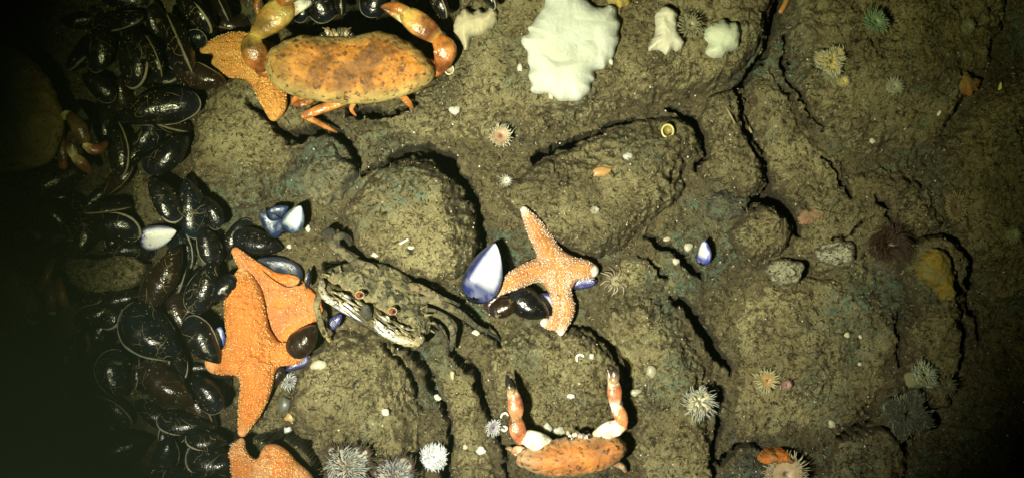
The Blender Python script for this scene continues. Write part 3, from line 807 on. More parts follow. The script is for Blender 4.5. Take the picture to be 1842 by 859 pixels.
# left bed, listed from the top down
ML = [
 ('black', (203, 208), (360, 184), 8, 'large glossy black mussel lying flat with a pale rim at its right end', 0.012, 0, 0.85),
 ('brown', (406, 152), (312, 122), -25, 'dark triangular mussel touching the starfish arm at the upper left', 0.012, 0, 1.15),
 ('narrow', (208, 210), (215, 318), 30, 'upright black mussel below the large glossy mussel', 0.006, 0, 1.1),
 ('black', (342, 250), (258, 305), 20, 'black mussel with a crumpled edge against the left end of the flat silty rock', 0.012, 0, 1.2),
 ('gaping', (238, 40), (240, 158), 28, 'gaping mussel with a pale U shaped lip above the large glossy mussel', 0.006, 0, 1.1),
 ('narrow', (298, 20), (347, 134), 78, 'mussel standing on edge with two thin pale lip lines, left of the starfish arm', 0.018, 0, 1.1),
 ('gaping', (318, -20), (380, 56), 68, 'mussel on edge with a thick banded lip near the top edge', 0.016, 0, 1.2),
 ('narrow', (382, -22), (412, 40), 80, 'thin mussel on edge just right of the banded lip mussel at the top', 0.016, 0, 1.2),
 ('blueblack', (330, 60), (372, 78), 40, 'small blue black mussel tip beside the upper starfish arm', 0.012, 0, 1.5),
 ('black', (178, 372), (124, 462), 50, 'black mussel left of the bright open valve, pale streak along its side', 0.010, 0, 1.3),
 ('gaping', (150, 402), (252, 418), 30, 'fat black mussel whose round end with pale rim meets the bright open valve', 0.018, 0, 1.2),
 ('narrow', (238, 372), (150, 380), 75, 'mussel on edge showing a pale arched lip above the fat black mussel', 0.012, 0, 1.1),
 ('gaping', (272, 318), (318, 398), -38, 'black mussel with a pale crescent lip on its right edge beside the silt lump', 0.012, 0, 1.15),
 ('blueblack', (338, 318), (352, 428), -35, 'long blue black mussel with a thin pale right edge beside the flat silty rock', 0.014, 0, 0.95),
 ('black', (372, 352), (392, 412), 15, 'short black mussel between the long blue black one and the grey green stone', 0.008, 0, 1.2),
 ('brown', (330, 446), (256, 550), 12, 'big brown mussel slanting down to the left under the bright open valve', 0.016, 0, 1.0),
 ('gaping', (252, 528), (176, 556), -45, 'black mussel with a pale lower left lip beside the brown slanting one', 0.010, 0, 1.15),
 ('black', (205, 552), (134, 582), -28, 'black mussel with a thin curved rim below the pale lipped one', 0.006, 0, 1.35),
 ('blueblack', (318, 652), (232, 548), 22, 'very large oval black mussel with a pale left rim in the middle of the bed', 0.016, 0, 1.25),
 ('black', (392, 470), (342, 560), 8, 'broad black mussel left of the upper tip of the large starfish', 0.016, 0, 1.2),
 ('black', (392, 656), (338, 570), -12, 'silt dusted black mussel between the very large oval one and the large starfish', 0.020, 0, 1.2),
 ('blueblack', (208, 722), (206, 628), 18, 'teal black mussel standing upright in the lower left of the bed', 0.012, 0, 1.25),
 ('narrow', (250, 640), (240, 700), 55, 'narrow mussel with a pale seam right of the teal black one', 0.010, 0, 1.1),
 ('brown', (346, 732), (256, 652), 24, 'brown black mussel with a pale left seam under the very large oval one', 0.018, 0, 1.1),
 ('black', (352, 672), (392, 742), 8, 'rounded black mussel below the left arm of the large starfish', 0.014, 0, 1.35),
 ('gaping', (378, 770), (284, 752), 42, 'flat lying mussel with a pale upper lip in the lower bed', 0.012, 0, 1.0),
 ('gaping', (408, 800), (336, 782), 50, 'mussel with an arched pale lip wedged above the biggest lower mussel', 0.014, 0, 1.25),
 ('gaping', (440, 846), (338, 812), 28, 'big brown black mussel with a pale arched lip left of the bottom starfish', 0.018, 0, 1.25),
 ('blueblack', (312, 782), (285, 846), -15, 'blue grey stubby mussel left of the big arched lip mussel at the bottom', 0.010, 0, 1.25),
 ('gaping', (390, 880), (296, 852), 40, 'mussel cut by the bottom edge with a pale curved lip', 0.014, 0, 1.25),
 ('black', (270, 800), (132, 812), 20, 'long ragged black mussel near the bottom left', 0.012, 0, 0.95),
 ('gaping', (40, 790), (108, 690), -18, 'large dim mussel with a faint pale rim at the lower left edge', 0.020, 0, 1.25),
 ('narrow', (108, 770), (132, 690), 60, 'slim dim mussel on edge right of the large dim mussel', 0.012, 0, 1.1),
 ('black', (140, 606), (92, 682), 25, 'dim black mussel against the dark silt rock at the left', 0.012, 0, 1.1),
 ('black', (30, 330), (124, 420), 55, 'long dim mussel showing a thin grey line below the dim upper left crab', 0.012, 0, 0.9),
 ('black', (20, 390), (80, 440), 20, 'dim mussel with a yellow green glint left of the long dim one', 0.008, 0, 1.2),
 ('black', (362, 402), (386, 478), -30, 'black mussel dropping down to the tip of the large starfish', 0.012, 0, 1.15),
 ('black', (380, 540), (426, 500), 6, 'round black mussel touching the upper tip of the large starfish', 0.018, 0, 1.35),
 ('black', (508, 452), (420, 420), 20, 'lumpy dark mussel below the broken blue valves', 0.006, 0, 1.05),
 ('black', (560, -30), (588, 40), 6, 'round black mussel above the large crab with a thin rim', 0.004, 0, 1.5),
 ('narrow', (772, -32), (802, 34), 70, 'mussel on edge with pale stripes above the right claw of the large crab', 0.022, 0, 1.3),
 ('narrow', (608, -28), (614, 28), 75, 'slender olive lipped mussel above the eyes of the large crab', 0.006, 0, 1.3),
 ('black', (690, -40), (660, 30), 10, 'black mussel hidden in the dark hollow between the claws of the large crab', 0.0, 0, 1.4),
 ('black', (742, -50), (735, 14), 30, 'black mussel behind the right claw tip of the large crab', 0.0, 0, 1.3),
 ('black', (520, -30), (545, 40), 30, 'black mussel behind the left claw of the large crab', 0.0, 0, 1.2),
 ('gaping', (862, -34), (890, 16), 70, 'mussel on edge poking down above the grey translucent soft coral', 0.02, 0, 1.1),
 ('narrow', (260, 60), (290, 140), 60, 'silty mussel left of the one with two pale lip lines', 0.010, 0, 1.1),
 ('black', (190, 30), (170, 130), 20, 'almost black mussel in the dark upper left', 0.008, 0, 1.1),
 ('black', (150, 130), (205, 180), 10, 'almost black mussel left of the large glossy one', 0.006, 0, 1.2),
 ('black', (130, 820), (60, 850), 15, 'dim mussel in the bottom left corner', 0.012, 0, 1.2),
 ('black', (220, 850), (140, 862), 35, 'dim mussel cut by the bottom edge below the long ragged one', 0.010, 0, 1.0),
 ('brown', (940, 540), (880, 560), 15, 'dark red brown mussel under the left arm of the speckled starfish', 0.006, 0, 1.3),
 ('brown', (378, 672), (424, 672), 30, 'little brown mussel under the left arm of the large starfish', 0.0, 0, 1.0),
]
for row in ML:
    mussel(*row[:5], lift=row[5] + (0.008 if row[1][0] < 420 else 0.0), pitch=row[6], wide=row[7])


def inside(poly, px, py):
    c = False
    for (ax, ay), (bx, by) in zip(poly, poly[1:] + poly[:1]):
        if (ay > py) != (by > py) and px < ax + (py - ay) * (bx - ax) / (by - ay): c = not c
    return c


BED = [(110, -20), (440, -20), (425, 40), (355, 70), (350, 130), (385, 165), (322, 195), (318, 300), (395, 385), (425, 430), (395, 520), (385, 640), (400, 700), (425, 800), (400, 880), (-20, 880), (-20, 700), (150, 690), (190, 610),
       (130, 530), (95, 455), (-20, 440), (-20, 325), (172, 310), (172, 180)]
SILT1 = [(105, 470), (235, 455), (262, 480), (248, 515), (180, 530)]
SILT2 = [(225, 350), (245, 300), (280, 315), (305, 395), (235, 395)]
SILT3 = [(215, 740), (275, 730), (285, 800), (240, 800)]
LAND = [('the bright white open valve', 270, 430), ('the very large oval black mussel', 272, 596), ('the large glossy black mussel', 285, 196), ('the dim crab at the upper left', 118, 200),
        ('the silt rubble patch', 180, 492), ('the left arm of the large starfish', 385, 650), ('the big brown slanting mussel', 292, 500), ('the long ragged black mussel', 200, 806),
        ('the starfish arm at the upper left', 375, 88), ('the silt lump among the mussels', 262, 355), ('the curled bottom starfish', 425, 815), ('the large dim mussel at the lower left', 72, 735),
        ('the flat silty rock', 345, 270), ('the teal black mussel', 208, 676), ('the gaping U lipped mussel', 240, 110), ('the upper tip of the large starfish', 425, 470), ('the two lipped mussel at the top', 322, 78),
        ('the long dim mussel', 70, 370), ('the flat pale lipped mussel', 330, 758), ('the dark silt rock', 120, 600)]
DIRS = ['right of', 'up and right of', 'above', 'up and left of', 'left of', 'down and left of', 'below', 'down and right of']
used_lab = set()


def filler_label(k, px, py):
    word = {'black': 'black', 'blueblack': 'blue black', 'brown': 'brown', 'narrow': 'narrow', 'gaping': 'gaping'}[k]
    order = sorted(LAND, key=lambda l: (l[1] - px) ** 2 + (l[2] - py) ** 2)
    for lm, a, b in order:
        d = DIRS[int(round(math.atan2(b - py, px - a) / (math.pi / 4))) % 8]
        lab = 'half buried %s mussel %s %s' % (word, d, lm)
        if lab not in used_lab and len(lab.split()) <= 16:
            used_lab.add(lab); return lab


done = []; tries = 0
while len(done) < 86 and tries < 6000:
    tries += 1
    px, py = rnd.uniform(-10, 440), rnd.uniform(-10, 870)
    if not inside(BED, px, py) or inside(SILT1, px, py) or inside(SILT2, px, py) or inside(SILT3, px, py): continue
    if any((px - a) ** 2 + (py - b) ** 2 < 29 ** 2 for a, b in done): continue
    done.append((px, py))
    an = rnd.uniform(0, 6.28); ln = rnd.uniform(34, 54)
    k = rnd.choice(['black', 'black', 'blueblack', 'brown', 'narrow', 'gaping'])
    if px + ln > 385 and 130 < py < 400: continue
    mussel(k, (px - ln * math.cos(an), py - ln * math.sin(an)), (px + ln * math.cos(an), py + ln * math.sin(an)), rnd.uniform(-60, 75),
           filler_label(k, px, py), lift=rnd.uniform(-0.008, 0.004), pitch=rnd.uniform(-25, 30), wide=rnd.uniform(1.0, 1.3))

# ------------------------------------------------------------------ open mussel valves showing nacre
def ragged(V, U, VV, sd):
    V[:, 0] -= np.clip((U - 0.72) / 0.28, 0, 1) * (0.05 + 0.10 * fbm(VV * 1.0, 0 * VV + sd, 2.3, 3, 190))


def open_valve(a, b, label, roll=0.0, pitch=0.0, wide=1.0, width=0.5, thick=0.14, lift=0.0, rim=(0.05, 0.06, 0.30), mid=(0.78, 0.80, 0.86), edge=0.62,
               outer=(0.010, 0.010, 0.016), endblue=2.0, group='open mussel valves'):
    zc = gz((a[0] + b[0]) / 2, (a[1] + b[1]) / 2, 14, np.mean) + 0.010 + lift
    A = W(a[0], a[1], zc); B = W(b[0], b[1], zc)
    d = B - A; L = d.length
    t = thing('mussel_valve', label, 'shell', A, group)
    M = Matrix.Rotation(math.atan2(d.y, d.x), 4, 'Z') @ Matrix.Rotation(math.radians(-pitch), 4, 'Y') @ Matrix.Rotation(math.radians(roll), 4, 'X')
    t.rotation_euler = M.to_euler(); t.scale = (L, L * wide, L * wide)
    V, q, g, U, VV = valve_grid(width, thick, 0.06, -1, seed=1)
    ragged(V, U, VV, a[0] * 0.1)
    mo = MB(); mo.add(V, q, None, shell_cols(g, outer, np.array(outer) * 1.8, 1.0))
    V2, q2, g2, U2, VV2 = valve_grid(width, thick * 0.86, 0.06, -1, inset=0.015, seed=1)
    V2[:, 2] += 0.004; ragged(V2, U2, VV2, a[0] * 0.1)
    q2 = q2[:, ::-1]
    rr = np.maximum(np.abs(VV2), np.abs((U2 - 0.42) / 0.58))
    k = np.clip((np.maximum(rr, 0.9 * np.clip((U2 - 0.2) / 0.8, 0, 1) ** 0.8) - edge) / 0.22, 0, 1)[:, None]
    k = np.maximum(k, np.clip((U2[:, None] - endblue) / 0.12, 0, 0.9))
    k = np.clip(k + 0.45 * fbm(V2[:, 0] * 3 + a[0], V2[:, 1] * 3, 2.2, 3, 180)[:, None] * (0.3 + k), 0, 1)
    c = np.array(mid) * (1 - k) + np.array(rim) * k
    c = c * (1 - 0.16 * np.clip(np.sin(g2 * 55 + a[1]), 0, 1)[:, None] ** 4)
    scar = np.exp(-(((U2 - 0.72) / 0.09) ** 2 + ((VV2 - 0.25) / 0.3) ** 2))[:, None]
    c = c * (1 - 0.25 * scar) + 0.25 * scar * np.array((0.35, 0.4, 0.5))
    k2 = np.clip((rr - 0.86) / 0.08, 0, 1)[:, None]
    c = c * (1 - k2) + np.array([0.012, 0.012, 0.02]) * k2
    mi = MB(); mi.add(V2, q2, None, c)
    mo.build('outer_shell', M_MUSSEL, t)
    mi.build('nacre', M_NACRE, t)
    return t


open_valve((898, 440), (842, 546), 'open mussel valve with white blue nacre left of the speckled starfish', roll=24, wide=1.32, lift=0.012, edge=0.60, rim=(0.02, 0.03, 0.16), mid=(0.54, 0.56, 0.66), endblue=0.60)
open_valve((905, 520), (878, 566), 'dark red brown broken shell under the left arm tip of the speckled starfish', roll=175, wide=1.3, lift=0.000, outer=(0.03, 0.012, 0.012))
open_valve((952, 530), (1016, 572), 'blue and white valve curled inside the lower arm of the speckled starfish', roll=14, wide=1.5, lift=0.000, edge=0.42, rim=(0.025, 0.03, 0.19), mid=(0.50, 0.51, 0.68))
open_valve((1015, 512), (1074, 503), 'blue valve pinned under the right arm of the speckled starfish', wide=0.9, lift=-0.004, edge=0.25, rim=(0.05, 0.05, 0.2), mid=(0.34, 0.36, 0.58))
open_valve((318, 420), (246, 430), 'bright white open valve gleaming in the left mussel bed', roll=12, wide=1.3, lift=0.020, edge=0.70, rim=(0.05, 0.07, 0.5), mid=(0.85, 0.88, 0.86))
open_valve((545, 372), (512, 418), 'white and blue broken valve, right one of the broken pair above the lumpy dark mussel', roll=-20, wide=1.5, lift=0.016, edge=0.55, rim=(0.02, 0.045, 0.11), mid=(0.5, 0.56, 0.6))
open_valve((470, 380), (506, 425), 'blue broken valve with a white chip, left one of the broken pair', roll=25, wide=1.5, lift=0.012, edge=0.30, rim=(0.015, 0.03, 0.09), mid=(0.32, 0.38, 0.46))
open_valve((520, 375), (478, 388), 'blue valve fragment bridging the broken pair', roll=15, wide=1.3, lift=0.014, edge=0.15, rim=(0.015, 0.03, 0.08), mid=(0.10, 0.14, 0.22))
open_valve((465, 462), (545, 510), 'wide blue grey valve behind the upper starfish beside the dark mussel', roll=-20, wide=1.1, lift=0.000, edge=0.10, rim=(0.02, 0.028, 0.05), mid=(0.15, 0.17, 0.24))
open_valve((556, 482), (550, 520), 'little dark fin of shell right of the wide blue grey valve', roll=60, wide=1.2, lift=0.008, edge=0.0, rim=(0.015, 0.02, 0.04), mid=(0.02, 0.025, 0.05))
open_valve((400, 588), (380, 632), 'blue fragment with a white gleam at the left arm of the large starfish', roll=-20, wide=1.4, lift=0.022, edge=0.4, rim=(0.06, 0.09, 0.4), mid=(0.6, 0.68, 0.72))
open_valve((512, 664), (560, 640), 'blue violet valve under the right arm of the large starfish', roll=10, wide=1.0, lift=0.002, edge=0.1, rim=(0.03, 0.03, 0.10), mid=(0.16, 0.17, 0.38))
open_valve((1270, 432), (1262, 478), 'small blue and white valve lying on the brown ground right of the low brown rock', roll=-15, wide=1.35, lift=0.004, edge=0.45, rim=(0.05, 0.07, 0.45), mid=(0.85, 0.84, 0.75))
open_valve((616, 566), (588, 590), 'violet blue shell tucked below the face of the mottled crab', roll=0, wide=1.2, lift=0.004, edge=0.1, rim=(0.03, 0.03, 0.12), mid=(0.14, 0.14, 0.4))
tb = mussel('brown', (574, 590), (518, 634), 10, 'smooth dark brown rounded mussel between the two orange starfish and the mottled crab', lift=0.018, wide=1.55, hide_lip=True)
mussel('black', (984, 574), (920, 520), 4, 'matt black mussel beneath the arms of the speckled starfish', lift=0.006, wide=1.35, hide_lip=True)
mussel('black', (918, 452), (896, 540), 10, 'black shell half hidden behind the white blue open valve', lift=-0.008, wide=0.9, hide_lip=True)
mussel('brown', (480, 700), (510, 660), 10, 'brown wedge shaped mussel below the right arm of the large starfish', lift=0.0, wide=1.1, hide_lip=True)

# ------------------------------------------------------------------ starfish
def starfish(label, arms, z_of, body_col, edge_col, tip_col, spine_col, ridge=0.55, dens=1.0, pitch=0.0007, blotch=None, rows=(0, 0.22, -0.22, 0.5, -0.5, 0.78, -0.78, 0.94, -0.94), bead=1.0, rug=0.0010):
    """arms: lists of (px, py, radius_px, lift_m) from the centre outward"""
    A = []
    for arm in arms:
        pts = []
        for (px, py, r, lf) in arm:
            z = z_of(px, py) + lf
            p = W(px, py, z)
            pts.append((p.x, p.y, z, r / S * (H - z) / H))
        A.append(catmull(np.array(pts), 8))

    def evalf(x, y):
        x = np.asarray(x, float); y = np.asarray(y, float)
        best = np.full(x.shape, -9.0); zz = np.zeros(x.shape); rr = np.ones(x.shape); ss = np.zeros(x.shape); ws = np.zeros(x.shape)
        acc = np.zeros(x.shape)
        for arm in A:
            bf = np.full(x.shape, -9.0); bz = np.zeros(x.shape); bs_ = np.zeros(x.shape); br = np.ones(x.shape)
            m = len(arm) - 1
            for k in range(m):
                ax, ay, az, ar = arm[k]; bx, by, bz_, br_ = arm[k + 1]
                ex, ey = bx - ax, by - ay
                t = np.clip(((x - ax) * ex + (y - ay) * ey) / (ex * ex + ey * ey + 1e-15), 0, 1)
                d = np.hypot(x - ax - t * ex, y - ay - t * ey); r = ar + (br_ - ar) * t
                f = r - d
                u = f > bf
                bf = np.where(u, f, bf); bz = np.where(u, az + (bz_ - az) * t, bz); bs_ = np.where(u, (k + t) / m, bs_); br = np.where(u, r, br)
            w = np.exp(np.clip(bf / 0.0035, -30, 30))
            acc += w * bz; ws += w
            u = bf > best
            best = np.where(u, bf, best); ss = np.where(u, bs_, ss); rr = np.where(u, br, rr)
        best = np.maximum(best, 0.0035 * np.log(ws + 1e-12) - 0.0012)
        return best, acc / (ws + 1e-12), ss, rr

    F = lambda x, y: evalf(x, y)[0]

    def Z(x, y, f):
        fb, z, s, r = evalf(x, y)
        q = np.clip(f / r, 0, 1.15)
        return z + ridge * r * np.sqrt(np.maximum(1 - (1 - np.minimum(q, 1)) ** 2, 0)) * (1 + 0.12 * np.clip(q, 0, 1)) + rug * np.clip(f / 0.002, 0, 1) * (0.6 - np.abs(pn(x * 190, y * 190, 91)) * 1.8 + 0.5 * pn(x * 420, y * 420, 92))

    def colf(x, y, f):
        fb, z, s, r = evalf(x, y)
        q = np.clip(f / r, 0, 1)[:, None]; s = s[:, None]
        c = np.array(edge_col) * (1 - q) + np.array(body_col) * q
        if blotch is not None:
            k = np.clip(fbm(x, y, 45, 2, 95) * 3.0 + 0.1, 0, 1)[:, None]
            c = c * (1 - k) + np.array(blotch) * k
        k = np.clip((s - 0.86) / 0.14, 0, 1) ** 1.2
        return c * (1 - k) + np.array(tip_col) * k
    allp = np.vstack(A)
    m = allp[:, 3].max() + 0.003
    bb = (allp[:, 0].min() - m, allp[:, 0].max() + m, allp[:, 1].min() - m, allp[:, 1].max() + m)
    c0 = A[0][0]
    t = thing('starfish', label, 'starfish', (c0[0], c0[1], c0[2]), 'orange starfish')
    body = field_mesh('body', F, Z, bb, pitch, M_STAR, None, bottom=lambda x, y, z, f: evalf(x, y)[1] - 0.0015, colf=colf)
    # spines in rows along each arm
    P = []; R = []
    for arm in A:
        seg = np.linalg.norm(np.diff(arm[:, :2], axis=0), axis=1); cum = np.concatenate([[0], np.cumsum(seg)])
        n = int(cum[-1] / 0.0017 * dens)
        for j in range(n):
            s = cum[-1] * j / n
            a = [np.interp(s, cum, arm[:, k]) for k in range(4)]
            b = [np.interp(min(s + 0.001, cum[-1]), cum, arm[:, k]) for k in range(4)]
            tx, ty = b[0] - a[0], b[1] - a[1]; l = math.hypot(tx, ty) + 1e-9; tx /= l; ty /= l
            for row in rows:
                if rnd.random() < 0.16: continue
                o = (row + rnd.gauss(0, 0.04)) * a[3]; jx = rnd.gauss(0, 0.0005)
                P.append((a[0] - ty * o + tx * jx, a[1] + tx * o + ty * jx)); R.append(rnd.uniform(0.0005, 0.0010) * bead * (1 if abs(row) < 0.9 else 1.1))
    P = np.array(P); R = np.array(R)
    f = F(P[:, 0], P[:, 1]); keep = f > 0.0
    P = P[keep]; R = R[keep]; f = f[keep]
    z = Z(P[:, 0], P[:, 1], f) + R * 0.2
    mb = MB()
    sc = np.array(spine_col) * nr.uniform(0.75, 1.08, (len(P), 1))
    beads(mb, np.stack([P[:, 0], P[:, 1], z], 1), R, sc)
    sp = mb.build('spines', M_SPINE, None, kind='stuff')
    inv = Matrix.Translation(-t.location)
    for o in (body, sp):
        o.data.transform(inv); o.parent = t
    return t


# speckled starfish in the middle
zS = lambda px, py: gz(px, py, 8)
starfish('speckled orange starfish in the middle with white spines, one arm curled over the mussel shells',
         [[(1006, 487, 25, 0.011), (988, 454, 22, 0.010), (964, 412, 17, 0.007), (943, 378, 7, 0.004)],
          [(1006, 487, 25, 0.011), (966, 486, 21, 0.013), (928, 502, 18, 0.016), (888, 527, 8, 0.016)],
          [(1006, 487, 25, 0.011), (1008, 522, 19, 0.014), (1020, 556, 15, 0.012), (1009, 597, 6.5, 0.006)],
          [(1006, 487, 25, 0.011), (1030, 482, 20, 0.012), (1050, 484, 19, 0.012), (1064, 486, 13, 0.010)],
          [(1006, 487, 23, 0.006), (1004, 540, 12, 0.000), (996, 580, 11, 0.003), (980, 580, 8, 0.002)]],
         zS, (0.50, 0.185, 0.035), (0.34, 0.18, 0.10), (0.66, 0.60, 0.54), (0.64, 0.54, 0.44), dens=1.15, bead=1.0, rows=(0, 0.38, -0.38, 0.58, -0.58, 0.76, -0.76, 0.94, -0.94))
# big orange starfish on the left
starfish('large bright orange starfish sprawled upright over the mussels on the left',
         [[(452, 632, 40, 0.016), (443, 580, 38, 0.018), (438, 530, 33, 0.018), (437, 486, 9, 0.016)],
          [(452, 632, 40, 0.016), (430, 645, 27, 0.016), (408, 650, 24, 0.016), (388, 652, 20, 0.014)],
          [(452, 632, 40, 0.016), (490, 636, 23, 0.012), (520, 636, 21, 0.010), (532, 634, 18, 0.008)],
          [(452, 632, 40, 0.016), (462, 680, 31, 0.014), (452, 730, 23, 0.010), (436, 776, 9, 0.006)]],
         lambda px, py: max(gz(px, py, 10), -0.012), (0.55, 0.155, 0.017), (0.50, 0.18, 0.04), (0.62, 0.30, 0.12), (0.74, 0.42, 0.15), dens=1.0, bead=1.1, rug=0.0017)
starfish('blotchy pale orange starfish lying under the large bright one, reaching the mottled crab',
         [[(510, 560, 52, 0.004), (478, 520, 36, 0.008), (452, 486, 20, 0.014), (424, 452, 8, 0.016)],
          [(510, 560, 52, 0.004), (535, 556, 40, 0.003), (552, 552, 28, 0.003), (566, 548, 18, 0.003)],
          [(510, 560, 52, 0.004), (515, 530, 36, 0.004), (522, 515, 22, 0.004)],
          [(510, 560, 52, 0.004), (512, 600, 36, 0.003), (514, 620, 22, 0.003)],
          [(510, 560, 52, 0.004), (480, 590, 34, 0.002), (460, 600, 22, 0.001)]],
         lambda px, py: max(gz(px, py, 10), -0.012), (0.42, 0.15, 0.045), (0.48, 0.18, 0.04), (0.50, 0.20, 0.06), (0.85, 0.50, 0.24), ridge=0.28, dens=0.7, blotch=(0.70, 0.18, 0.025), rug=0.0014,
         rows=(0, 0.5, -0.5, 0.9, -0.9))
# starfish under the large crab
starfish('yellow orange starfish pinned beneath the large crab with three arms showing',
         [[(478, 118, 34, 0.006), (440, 84, 27, 0.010), (400, 80, 17, 0.012), (366, 90, 7, 0.012)],
          [(478, 118, 34, 0.006), (440, 118, 24, 0.007), (414, 118, 22, 0.007), (396, 114, 16, 0.008)],
          [(478, 118, 34, 0.004), (486, 160, 28, 0.004), (494, 188, 22, 0.004), (492, 208, 10, 0.002)],
          [(478, 118, 34, 0.004), (530, 120, 26, 0.0), (580, 120, 14, 0.0)]],
         lambda px, py: max(gz(px, py, 10), -0.010), (0.50, 0.21, 0.03), (0.46, 0.20, 0.04), (0.50, 0.26, 0.07), (0.80, 0.50, 0.16), ridge=0.5, dens=1.1, bead=1.15, rug=0.0020)
# starfish at the bottom edge
starfish('curled orange starfish cut off by the bottom edge with a fringe of tube feet',
         [[(505, 880, 44, 0.012), (462, 862, 34, 0.018), (436, 838, 24, 0.018), (428, 812, 16, 0.014), (434, 794, 7, 0.010)],
          [(505, 880, 44, 0.012), (500, 845, 36, 0.020), (492, 824, 26, 0.018), (484, 808, 10, 0.014)],
          [(505, 880, 44, 0.012), (534, 868, 30, 0.012), (552, 890, 20, 0.006), (560, 930, 8, 0.0)],
          [(505, 880, 44, 0.012), (460, 920, 34, 0.006), (430, 960, 14, 0.0)]],
         lambda px, py: max(gz(px, py, 10), -0.012), (0.54, 0.165, 0.02), (0.48, 0.20, 0.06), (0.54, 0.28, 0.12), (0.90, 0.58, 0.26), ridge=0.5, dens=1.0, bead=1.1, rug=0.0016, blotch=(0.52, 0.24, 0.09))


# ------------------------------------------------------------------ crabs
def limb_pts(px_list):
    return [W(a, b, z)[:] for a, b, z in px_list]


def px_r(*r):
    return [k / S for k in r]


def carapace(poly, z_edge, dome, width_edge, mat, colf, name='carapace', pitch=0.0009, lobes=None):
    F0, bb = poly_field(poly, z_edge, 2)
    cxx, cyy = (bb[0] + bb[1]) / 2, (bb[2] + bb[3]) / 2
    asp = (bb[1] - bb[0]) / (bb[3] - bb[2])

    def F(x, y):    # pie crust margin
        an = np.arctan2((y - cyy) * asp, x - cxx)
        return F0(x, y) - 0.0011 * np.abs(np.sin(an * 13)) * np.clip((y - cyy) / 0.01 + 0.8, 0, 1)

    def Z(x, y, f):
        t = np.clip(f / width_edge, 0, 1)
        an = np.arctan2((y - cyy) * asp, x - cxx)
        return z_edge + 0.0010 * np.abs(np.sin(an * 13)) * np.exp(-f / 0.004) + dome * (1 - (1 - t) ** 2.4) ** 0.62 + 0.0028 * fbm(x, y, 38, 3, 101) * t + 0.0010 * np.abs(fbm(x, y, 150, 2, 103)) * t + 0.0007 * fbm(x, y, 300, 2, 102)
    return field_mesh(name, F, Z, bb, pitch, mat, None, bottom=lambda x, y, z, f: z_edge - 0.5 * (z - z_edge) - 0.002, colf=colf), F, Z


def adopt(t, objs):
    inv = Matrix.Translation(-Vector(t.location))
    for o in objs:
        o.data.transform(inv); o.parent = t


def ball(mb, c, r, col, sq=(1, 1, 1), n=8):
    m = n // 2 + 1
    th = np.linspace(0.05, np.pi - 0.05, m + 1); ph = np.linspace(0, 2 * np.pi, n, endpoint=False)
    T, Pp = np.meshgrid(th, ph, indexing='ij')
    V = np.stack([np.sin(T) * np.cos(Pp) * sq[0], np.sin(T) * np.sin(Pp) * sq[1], np.cos(T) * sq[2]], -1).reshape(-1, 3) * r + np.asarray(c)
    i = np.arange(m)[:, None] * n; j = np.arange(n)[None]
    q = np.stack([i + j, i + n + j, i + n + (j + 1) % n, i + (j + 1) % n], -1).reshape(-1, 4)
    mb.add(V, q, np.array([[0, k + 1, (k + 2) % n] for k in range(0, n - 2)]), col)


ORG = (0.42, 0.155, 0.028); OLV = (0.24, 0.16, 0.045); MAR = (0.16, 0.05, 0.02); YEL = (0.55, 0.40, 0.12); WHT = (0.78, 0.76, 0.66); BLK = (0.015, 0.013, 0.012)

# ---- large crab at the top
big_poly = [(474, 122), (477, 98), (492, 82), (506, 76), (520, 68), (536, 64), (551, 61), (568, 63), (585, 64), (602, 63), (614, 64), (626, 65), (640, 64), (650, 61), (662, 57), (676, 54), (692, 57), (708, 60), (722, 68), (738, 75),
            (750, 86), (763, 94), (771, 108), (781, 118), (784, 134), (774, 150), (742, 168), (700, 181), (650, 188), (600, 186), (550, 178), (514, 168), (488, 150)]
zg = 0.022


def big_col(x, y, f):
    q = np.clip(f / 0.012, 0, 1)[:, None]
    k = np.clip(fbm(x, y, 30, 4, 110, 0.65) * 1.9 + 0.5, 0, 1)[:, None]
    c = np.array((0.46, 0.185, 0.03)) * k + np.array((0.20, 0.085, 0.022)) * (1 - k)
    lft = np.clip((-0.17 - x) / 0.05, 0, 1)[:, None]
    c = c * (1 - lft * 0.6) + np.array((0.22, 0.17, 0.05)) * lft * 0.6
    rim = np.array((0.42, 0.33, 0.13))
    return c * q + rim * (1 - q)


crab = thing('brown_crab', 'large orange brown crab with its claws curled forward on the top boulder', 'crab', W(628, 125, zg), 'brown crabs')
cp, cF, cZ = carapace(big_poly, zg, 0.018, 0.024, M_CRAB, big_col)
parts = [cp]
ORGd = (0.34, 0.115, 0.022); OLVd = (0.17, 0.105, 0.028); YELd = (0.42, 0.29, 0.08)
# left claw: arm, wrist, hand with two fingers
mb = MB()
loft(mb, limb_pts([(505, 108, .012), (482, 122, .014), (466, 122, .016)]), px_r(20, 18, 14), ORGd, flat=0.7, n=12, sq=0.72)
loft(mb, limb_pts([(474, 124, .020), (462, 104, .026), (455, 82, .028), (459, 64, .028)]), px_r(11, 22, 22, 12), [MAR, (0.33, .12, .03), OLVd, (0.45, .33, .08)], flat=0.65, n=12, sq=0.72)
loft(mb, limb_pts([(458, 66, .026), (472, 50, .030), (492, 32, .032), (510, 16, .032), (522, 6, .030)]), px_r(11, 20, 26, 24, 17), [YELd, OLVd, (0.34, .20, .05), (0.5, .38, .12), ORGd], flat=0.6, n=12, sq=0.72)
parts.append(mb.build('claw', M_CLAW))
mb = MB()
loft(mb, limb_pts([(505, 2, .036), (525, -8, .040), (548, -16, .040), (566, -14, .038)]), px_r(14, 13, 9, 4), [ORGd, OLVd, BLK, BLK], flat=0.7, n=12, sq=0.72)
loft(mb, limb_pts([(522, 18, .030), (540, 10, .030), (560, 0, .031), (574, -10, .032)]), px_r(14, 11, 8, 4), [YELd, WHT, BLK, BLK], flat=0.7, n=12, sq=0.72)
